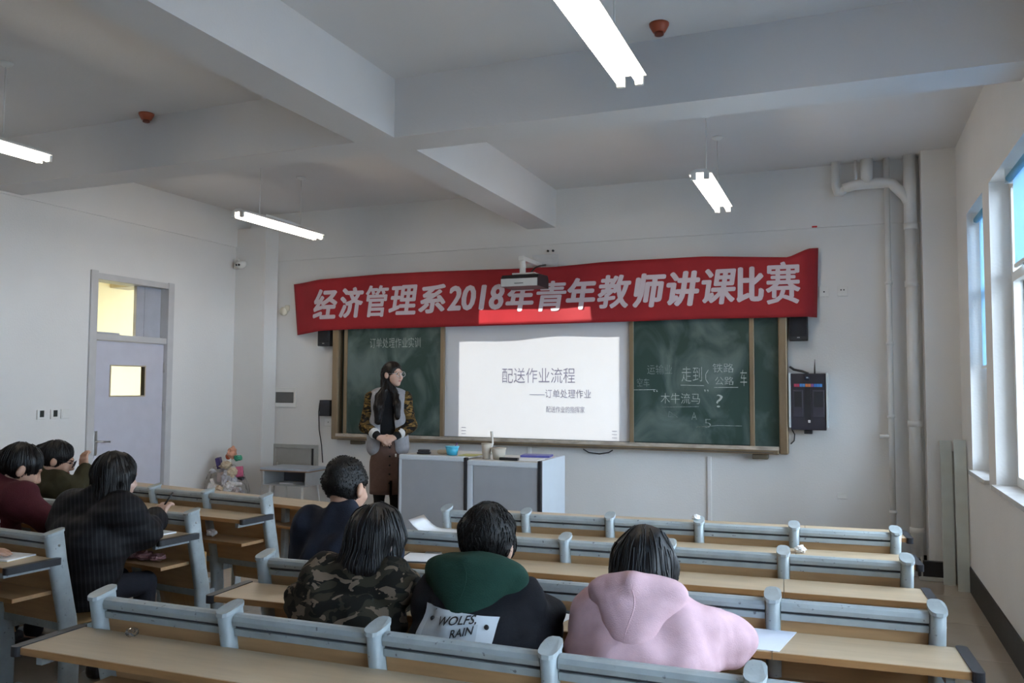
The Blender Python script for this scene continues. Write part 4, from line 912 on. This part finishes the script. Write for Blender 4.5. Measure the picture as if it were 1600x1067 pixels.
def cloth(name, col, rough=.85, var=.1, scale=25, bump=.25, bscale=220, **k): return mat(name, col, rough, var, scale, bump, bscale, spec=.25, **k)
def camo_mat(name, cols, scale, thr):
    M = bpy.data.materials.new(name); M.use_nodes = True; N = M.node_tree.nodes; L = M.node_tree.links; b = N['Principled BSDF']; b.inputs['Roughness'].default_value = .85; b.inputs['Specular IOR Level'].default_value = .2
    tc = N.new('ShaderNodeTexCoord'); prev = None
    for i, (c, th) in enumerate(zip(cols, thr)):
        if i == 0: rgb = N.new('ShaderNodeRGB'); rgb.outputs[0].default_value = (*c, 1); prev = rgb.outputs[0]; continue
        mp = N.new('ShaderNodeMapping'); mp.inputs['Location'].default_value = (i*3.1, i*1.7, i*2.3); mp.inputs['Scale'].default_value = (1, 1, 1.9); L.new(tc.outputs['Object'], mp.inputs[0])
        n = N.new('ShaderNodeTexNoise'); n.inputs['Scale'].default_value = scale*(1+.12*i); n.inputs['Detail'].default_value = 2.5; n.inputs['Distortion'].default_value = .9; L.new(mp.outputs[0], n.inputs['Vector'])
        r = N.new('ShaderNodeValToRGB'); r.color_ramp.interpolation = 'CONSTANT'; r.color_ramp.elements[0].color = (0, 0, 0, 1); r.color_ramp.elements[1].position = th; r.color_ramp.elements[1].color = (1, 1, 1, 1); L.new(n.outputs[0], r.inputs[0])
        mx = N.new('ShaderNodeMixRGB'); mx.inputs[2].default_value = (*c, 1); L.new(r.outputs[0], mx.inputs[0]); L.new(prev, mx.inputs[1]); prev = mx.outputs[0]
    L.new(prev, b.inputs['Base Color']); return M
def stripe_mat(name, c0, c1):
    M = bpy.data.materials.new(name); M.use_nodes = True; N = M.node_tree.nodes; L = M.node_tree.links; b = N['Principled BSDF']; b.inputs['Roughness'].default_value = .65; b.inputs['Specular IOR Level'].default_value = .15
    tc = N.new('ShaderNodeTexCoord'); w = N.new('ShaderNodeTexWave'); w.wave_type = 'BANDS'; w.bands_direction = 'DIAGONAL'; w.inputs['Scale'].default_value = 22; w.inputs['Distortion'].default_value = .4
    mp = N.new('ShaderNodeMapping'); mp.inputs['Scale'].default_value = (1, 1, .12); L.new(tc.outputs['Object'], mp.inputs[0]); L.new(mp.outputs[0], w.inputs['Vector']); r = N.new('ShaderNodeValToRGB'); r.color_ramp.elements[0].position = .6; r.color_ramp.elements[0].color = (*c0, 1); r.color_ramp.elements[1].position = .95; r.color_ramp.elements[1].color = (*c1, 1); L.new(w.outputs[0], r.inputs[0]); L.new(r.outputs[0], b.inputs['Base Color'])
    w2 = N.new('ShaderNodeTexWave'); w2.bands_direction = 'Z'; w2.inputs['Scale'].default_value = 5.5; w2.inputs['Distortion'].default_value = 1.; L.new(tc.outputs['Object'], w2.inputs['Vector']); bp = N.new('ShaderNodeBump'); bp.inputs['Strength'].default_value = .22; bp.inputs['Distance'].default_value = .02; L.new(w2.outputs[0], bp.inputs['Height']); L.new(bp.outputs[0], b.inputs['Normal'])
    return M
DKTR = cloth('dark_trousers', (.014, .015, .022)); JEAN = cloth('dark_denim', (.02, .028, .05))
def hood(t, info, m, w, drop, back=.10, crease=True, rim=.10):
    n = info['neck']; l = np.array([1., 0, 0])
    top = n+np.array([0, -.055, .035]); tip = n+np.array([0, -back-.035, -drop])
    ops = [('+', cone(top, tip, w*.98, w*.14, l, .40, .9), 0), ('+', cone(n+np.array([0, -.07, .0]), n+np.array([0, -back-.01, -drop*.5]), w*.80, w*.42, l, .5, .55), .03)]
    for s in (-1, 1): ops += [('+', cone(n+np.array([s*w*.80, -.03, .015]), n+np.array([s*w*.55, .085, .0]), .034, .03), .04), ('+', cone(n+np.array([s*w*.78, -.03, .035]), n+np.array([0, -.085, .06]), .026, .026), .03)]
    ops += [('-', ell(n+np.array([0, .045, .085]), np.eye(3), (w*.70, .085, .085)), 0)]
    h = sculpt('hood', ops, m, t, .007, (.0045, 42, 9))
    bv = BVHTree.FromPolygons([v.co.copy() for v in h.data.vertices], [tuple(p.vertices) for p in h.data.polygons]); pts = []
    for k in range(15):
        z = n[2]+.07-(drop+.07)*k/14; x = n[0]-t.location.x+.012*math.sin(k*.5); c = bv.ray_cast(Vector((x, -1.2, z)), Vector((0, 1, 0)))[0]
        if c is not None: pts.append(c+Vector((0, .0006, 0)))
    if len(pts) > 3: tube('hood_seam', pts, .0018, m, t, 6)
    return h

# student in pink hoodie
PINK = cloth('pink_fleece', (.58, .385, .42), .9, .05, 30, .2, 300)
RN = lambda x: -5.845+.045*(x+2.355)/2.675
t, jk, inf = person('student in a pink hoodie with long black hair, bent over writing', (-.575, -5.56, .53), (-.583, -5.475, .935), (-.590, -5.385, .998), (0, .80, -.6), (0, .6, .8), (.128, .0, -.058),
    [(-.75, -5.40, .80), (-.33, -5.36, .805)], [(-.68, -5.15, .775), (-.39, -5.14, .78)], PINK, JEAN, ('long', .010, (-.575, -5.46, .90), .085), SKINP, chest=(.185, .125), sleeve=(.064, .066, .052), extra=dict(hood=1), wr=(.004, 26, 3), row='R1')
hood(t, inf, PINK, .135, .16)
# student in black jacket with green hood
BLK = cloth('black_cotton', (.010, .0105, .014)); GRN = cloth('dark_green_fleece', (.011, .040, .029), .9, .08, 30)
t, jk, inf = person('student in a black jacket with green hood and printed back patch', (-1.10, -5.57, .55), (-1.115, -5.47, .945), (-1.12, -5.40, 1.038), (-.05, .88, -.45), (0, .45, .88), (.152, 0, -.075),
    [(-1.25, -5.40, .80), (-.92, -5.38, .80)], [(-1.22, -5.14, .775), (-1.0, -5.12, .775)], BLK, DKTR, ('short', .014, .024), SKIN, chest=(.19, .125), sleeve=(.064, .062, .05), hairm=HAIRS, extra=dict(hood=1), wr=(.005, 30, 4), row='R1')
hood(t, inf, GRN, .165, .132, .10)
# printed patch projected on the back of the jacket
bvh = BVHTree.FromPolygons([v.co.copy() for v in jk.data.vertices], [tuple(p.vertices) for p in jk.data.polygons])
def on_back(x, z, off):
    h_ = bvh.ray_cast(Vector((x-t.location.x, -1.0, z)), Vector((0, 1, 0))); y = h_[0].y if h_[0] is not None else -.14
    return Vector((x-t.location.x, y-off, z))
def decal(name, corners, m, off, n=14):
    (ax, az), (bx, bz), (cx, cz), (dx, dz) = corners; V = []; F = []
    for i in range(n+1):
        for j in range(n+1):
            u, v = i/n, j/n; x = (ax*(1-u)+bx*u)*(1-v)+(dx*(1-u)+cx*u)*v; z = (az*(1-u)+bz*u)*(1-v)+(dz*(1-u)+cz*u)*v; V.append(on_back(x, z, off))
    for i in range(n):
        for j in range(n): a = i*(n+1)+j; F.append((a, a+n+1, a+n+2, a+1))
    return mesh_obj(name, V, F, m, t, True)
PRINT = mat('patch_white', (.60, .64, .68), .7, .04, 20)
GRADM = bpy.data.materials.new('patch_picture_print'); GRADM.use_nodes = True; N = GRADM.node_tree.nodes; L = GRADM.node_tree.links
tc = N.new('ShaderNodeTexCoord'); sx = N.new('ShaderNodeSeparateXYZ'); nz = N.new('ShaderNodeTexNoise'); nz.inputs['Scale'].default_value = 9; ad = N.new('ShaderNodeMath'); ad.operation = 'MULTIPLY_ADD'; ad.inputs[1].default_value = .35
L.new(tc.outputs['Generated'], sx.inputs[0]); L.new(tc.outputs['Object'], nz.inputs[0]); L.new(nz.outputs[0], ad.inputs[0]); L.new(sx.outputs[2], ad.inputs[2])
rp = N.new('ShaderNodeValToRGB'); e = rp.color_ramp.elements; e[0].position = .16; e[0].color = (.10, .11, .13, 1); e[1].position = .75; e[1].color = (.46, .50, .54, 1); e2 = e.new(.36); e2.color = (.22, .24, .27, 1); L.new(ad.outputs[0], rp.inputs[0]); L.new(rp.outputs[0], N['Principled BSDF'].inputs['Base Color'])
px0, px1, pz0, pz1 = -1.262, -.998, .66, .885
decal('back_patch', [(px0-.02, pz0), (px1-.02, pz0), (px1+.012, pz1-.01), (px0+.01, pz1)], PRINT, .004)
decal('patch_picture', [(px0+.012, pz0+.004), (px1-.055, pz0+.004), (px1-.045, pz1-.03), (px0+.028, pz1-.03)], GRADM, .006)
for x, z in ((px0+.05, pz1-.036), (px1-.018, pz1-.036)):
    c = on_back(x, z, .008); lathe('snap', [(.008, 0), (.008, .003), (.004, .005)], BLACKP, t, 12, c, 'Y')
for s, x0, x1, z0, z1 in (('WOLFS,', px0+.085, px1-.05, .836, .863), ('RAIN', px0+.135, px1-.055, .811, .834)):
    me = text_mesh(s, 1., .015, .15, 'LEFT'); v = np.array([p.co[:] for p in me.vertices]); lo, hi = v.min(0), v.max(0)
    for p in me.vertices:
        a = (p.co.x-lo[0])/(hi[0]-lo[0]); p.co = on_back(x0+a*(x1-x0), z0+(p.co.y-lo[1])/(hi[1]-lo[1])*(z1-z0)+.018*a, .0095)
    link('patch_lettering', me, BLACKP, t)
# student in camouflage jacket
CAMO = camo_mat('camouflage_cloth', [(.010, .010, .009), (.030, .028, .020), (.15, .115, .085)], 11, [0, .51, .575])
t, jk, inf = person('student in a brown and black camouflage jacket with long black hair', (-1.61, -5.57, .53), (-1.58, -5.475, .935), (-1.54, -5.41, 1.015), (.25, .80, -.45), (.05, .45, .88), (.134, 0, -.042),
    [(-1.79, -5.42, .79), (-1.50, -5.38, .79)], [(-1.70, -5.15, .775), (-1.52, -5.15, .775)], CAMO, DKTR, ('long', .012, (-1.545, -5.475, .86), .085), SKINP, chest=(.18, .125), sleeve=(.064, .062, .05), wr=(.006, 28, 5), row='R1')
# man in navy
NAVY = cloth('navy_cloth', (.014, .019, .034))
t, jk, inf = person('man with short black hair in a navy jacket seated at the aisle', (-2.10, -4.80, .56), (-2.13, -4.735, .965), (-2.14, -4.69, 1.105), (.12, .95, -.2), (0, .2, .97), (.18, 0, -.045),
    [(-2.33, -4.70, .80), (-1.93, -4.68, .79)], [(-2.22, -4.42, .775), (-2.08, -4.40, .785)], NAVY, DKTR, ('short', .004, .007), SKIN, chest=(.20, .14), sleeve=(.068, .064, .05), hairm=HAIRS, wr=(.005, 26, 6), headsc=1.08, row='R2')
# student in striped black puffer
PUFF = stripe_mat('black_striped_puffer', (.008, .008, .010), (.019, .019, .022))
t, jk, inf = person('student with long black hair and bangs in a black striped padded jacket, writing', (-3.66, -4.83, .53), (-3.585, -4.775, .965), (-3.545, -4.70, 1.085), (.25, .93, -.15), (0, .12, .99), (.17, 0, -.03),
    [(-3.82, -4.66, .80), (-3.40, -4.64, .79)], [(-3.72, -4.42, .77), (-3.50, -4.45, .84)], PUFF, DKTR, ('long', .012, (-3.635, -4.84, .87), .095), SKINP, chest=(.20, .15), sleeve=(.068, .066, .055), wr=(.005, 22, 7), hdir=[None, (-.1, .5, .7)], hcurl=1., row='L1', rest=.772)
tube('pen', [np.array((-3.50, -4.41, .91))-np.array(t.location), np.array((-3.47, -4.38, .98))-np.array(t.location)], .005, BLACKP, t, 6)
# student in maroon jacket
MARO = cloth('maroon_cloth', (.062, .010, .015))
t, jk, inf = person('student in a maroon jacket with tied black hair leaning over the desk', (-4.60, -4.73, .53), (-4.46, -4.68, .985), (-4.385, -4.60, 1.09), (.45, .80, -.45), (.2, .35, .9), (.18, 0, -.04),
    [(-4.75, -4.55, .79), (-4.14, -4.50, .79)], [(-4.54, -4.28, .78), (-4.26, -4.25, .78)], MARO, DKTR, ('tied', .006, (-4.59, -4.72, 1.02), .01), SKIN, chest=(.19, .128), sleeve=(.070, .068, .052), wr=(.006, 24, 8), headsc=1.08, row='L1')
# student in olive coat with glasses
OLIV = cloth('dark_olive_cloth', (.030, .026, .012))
t, jk, inf = person('student in a dark olive coat with glasses, one hand at the forehead', (-5.17, -3.905, .53), (-5.09, -3.88, .925), (-5.017, -3.84, 1.055), (.72, .66, -.35), (.2, .2, .95), (.165, 0, -.04),
    [(-5.30, -3.86, .80), (-4.82, -3.86, .84)], [(-5.16, -3.62, .77), (-4.885, -3.72, .985)], OLIV, DKTR, ('tied', .006, (-5.13, -3.92, 1.04), .035), SKIN, chest=(.18, .118), sleeve=(.072, .066, .05), wr=(.005, 26, 9), hdir=[None, (-.25, -.1, 1)], hcurl=.9, row='L2')
eyes(t, inf, BLACKP)
# student at the left edge of the photograph
PURP = cloth('dark_violet_cloth', (.016, .013, .030))
t, jk, inf = person('student at the left photo edge, only a hand and dark violet sleeve in view', (-4.15, -5.585, .53), (-4.12, -5.52, .985), (-4.10, -5.45, 1.12), (.1, .9, -.4), (0, .4, .9), (.17, 0, -.04),
    [(-4.38, -5.46, .79), (-3.90, -5.48, .79)], [(-4.2, -5.25, .79), (-3.74, -5.24, .80)], PURP, DKTR, ('short', .012, .02), SKIN, hairm=HAIRS, res=.010, row='L0', rest=.772)

# ------------------------------------------------------------------ teacher
TX, TY = -4.165, -.86
t = empty('person', (TX, TY, PH), math.radians(27), 'woman standing by the blackboard in patterned bomber jacket, long brown skirt and glasses', 'person')
TZ = PH
def P3(x, y, z): return np.array((TX+x, TY+y, TZ+z))
hc = P3(.045, -.03, 1.565)
ho, A = head_ops(hc, (.735, -.68, -.02), (0, 0, 1), 1.0); l, f, u = A
ops = list(ho)+[('+', cone(hc-u*.07-f*.02, P3(0, 0, 1.38), .048, .055), .02), ('+', cone(P3(0, 0, 1.30), P3(0, 0, 1.05), .125, .105, (1, 0, 0), .62, .65), .04), ('+', cone(P3(0, 0, 1.05), P3(0, 0, .90), .105, .13, (1, 0, 0), .65, .65), .04)]
E_L, E_R = P3(-.212, -.02, 1.06), P3(.212, -.02, 1.06); W_L, W_R = P3(-.075, -.20, .965), P3(.075, -.20, .965)
for s, e, w in ((-1, E_L, W_L), (1, E_R, W_R)):
    ops += [('+', cone(P3(s*.16, 0, 1.32), e, .042, .036), .03), ('+', cone(e, w, .034, .025), .01)]+hand_ops(w, (-s*.75, -.25, -.35), (-.1*s, -.9, .5), .9, s)
    ops += [('+', cone(P3(s*.07, 0, .88), P3(s*.075, .0, .48), .078, .052), .03), ('+', cone(P3(s*.075, 0, .48), P3(s*.08, .02, .08), .05, .034), .01), ('+', cone(P3(s*.08, .03, .05), P3(s*.09, -.10, .03), .035, .028), .015)]
sculpt('body', ops, SKINP, t, .006)
inf = dict(A=A, q=lambda a, b, d: hc+l*a+f*b+u*d); eyes(t, inf, mat('silver_wire', (.5, .5, .52), .3, metal=.8))
# clothing
BLKT = cloth('black_knit', (.009, .010, .012)); GREYJ = cloth('grey_jacket_cloth', (.30, .30, .32)); PATT = camo_mat('black_gold_pattern', [(.012, .010, .009), (.085, .052, .016), (.20, .12, .035)], 14., [0, .50, .60])
sculpt('turtleneck', [('+', cone(P3(0, 0, 1.28), P3(0, 0, 1.0), .135, .118, (1, 0, 0), .64, .68), 0), ('+', cone(P3(0, .0, 1.36), P3(.01, -.01, 1.45), .062, .056), .03), ('+', cone(P3(-.12, 0, 1.33), P3(.12, 0, 1.33), .05, .05), .04), ('+', cone(P3(0, 0, 1.0), P3(0, 0, .93), .118, .125, (1, 0, 0), .68, .68), .03)], BLKT, t, .008, (.003, 40, 3))
for s in (-1, 1):
    ops = [('+', cone(P3(s*.085, .0, 1.33), P3(s*.085, .0, 1.10), .095, .10, (1, 0, 0), 1.0, 1.0), 0), ('+', cone(P3(s*.095, 0, 1.10), P3(s*.11, .0, .86), .10, .098, (1, 0, 0), 1.05, 1.1), .04), ('+', cone(P3(s*.05, .02, 1.39), P3(s*.14, 0, 1.345), .05, .055), .04)]
    ops += [('-', cone(P3(-s*.03, -.06, 1.45), P3(-s*.005, -.10, .70), .085, .085, (1, 0, 0), 3.2, 3.2), 0), ('c', half(P3(0, 0, 0), (-s, 0, 0)), 0)]
    sculpt('jacket_body', ops, GREYJ, t, .007, (.004, 32, 11))
    e, w = (E_L, W_L) if s < 0 else (E_R, W_R); wd = nrm(w-e)
    sculpt('sleeve', [('+', cone(P3(s*.165, 0, 1.335), e, .066, .062), 0), ('+', cone(e, w-wd*.075, .060, .048), .03)], PATT, t, .007, (.006, 32, 12))
    sculpt('white_cuff', [('+', cone(w-wd*.085, w-wd*.062, .054, .050), 0), ('c', half(w-wd*.052, wd), 0)], mat('white_rib', (.6, .6, .6), .8), t, .006)
    sculpt('black_cuff', [('+', cone(w-wd*.06, w-wd*.02, .042, .038), 0)], BLKT, t, .006)
tube('zip_pull', [P3(.085, -.135, .80)-np.array(t.location), P3(.085, -.135, .77)-np.array(t.location)], .008, WHITEP, t, 6)
ring = []
SK = cloth('brown_wool', (.115, .068, .055)); V = []; F = []; nS, nZ = 40, 16
for j in range(nZ+1):
    z = .95-.545*j/nZ; v = j/nZ; rx = .128+.052*min(1, v*2.2)-.006*v; ry = .098+.035*min(1, v*2.)
    for i in range(nS):
        a = 2*math.pi*i/nS; k = 1+.02*v*math.sin(a*5+1)+.012*v*math.sin(a*9); V.append((rx*k*math.cos(a), ry*k*math.sin(a), z))
for j in range(nZ):
    for i in range(nS):
        if j >= 12 and i == 31: continue
        F.append((j*nS+i, j*nS+(i+1) % nS, (j+1)*nS+(i+1) % nS, (j+1)*nS+i))
o = mesh_obj('skirt', V, F, SK, t, True); sm = o.modifiers.new('thick', 'SOLIDIFY'); sm.thickness = .006; sm.offset = 1
for k in range(5): lathe('skirt_button', [(.009, 0), (.009, .004), (.005, .005)], BLKT, t, 10, (.028, -.128-.004*k, .86-.085*k), 'Y')
for s in (-1, 1):
    sculpt('stocking', [('+', cone(P3(s*.075, 0, .55), P3(s*.077, .005, .40), .062, .056), 0), ('+', cone(P3(s*.077, 0, .40), P3(s*.08, .02, .07), .056, .040), .02)], BLKT, t, .008)
    sculpt('shoe', [('+', cone(P3(s*.08, .04, .045), P3(s*.09, -.11, .035), .042, .034), 0), ('c', half(P3(0, 0, .001), (0, 0, -1)), 0)], BLACKP, t, .008)
q = inf['q']
hops = [('+', ell(q(0, -.018, .036), A, (.084, .104, .098)), 0), ('+', cone(q(-.055, -.035, -.02), P3(-.075, -.07, 1.34), .042, .046), .03), ('+', cone(P3(-.075, -.07, 1.34), P3(-.085, -.118, 1.25), .046, .044), .03), ('+', cone(P3(-.085, -.118, 1.25), P3(-.088, -.128, 1.11), .044, .030), .03),
        ('+', cone(q(.055, -.045, -.02), P3(.075, -.06, 1.36), .032, .034), .03), ('+', cone(P3(.075, -.06, 1.36), P3(.09, -.118, 1.27), .034, .034), .02), ('+', cone(P3(.09, -.118, 1.27), P3(.098, -.13, 1.15), .034, .022), .02), ('+', cone(q(0, -.07, 0), P3(-.01, .08, 1.25), .07, .07), .03),
        ('-', ell(q(0, .11, -.05), A, (.066, .085, .125)), 0)]
hh = sculpt('hair', hops, HAIRB, t, .006, (.0025, 75, 4)); strands(hh, Vector(q(0, -.03, .12)-np.array(t.location)), 420, .3, False)
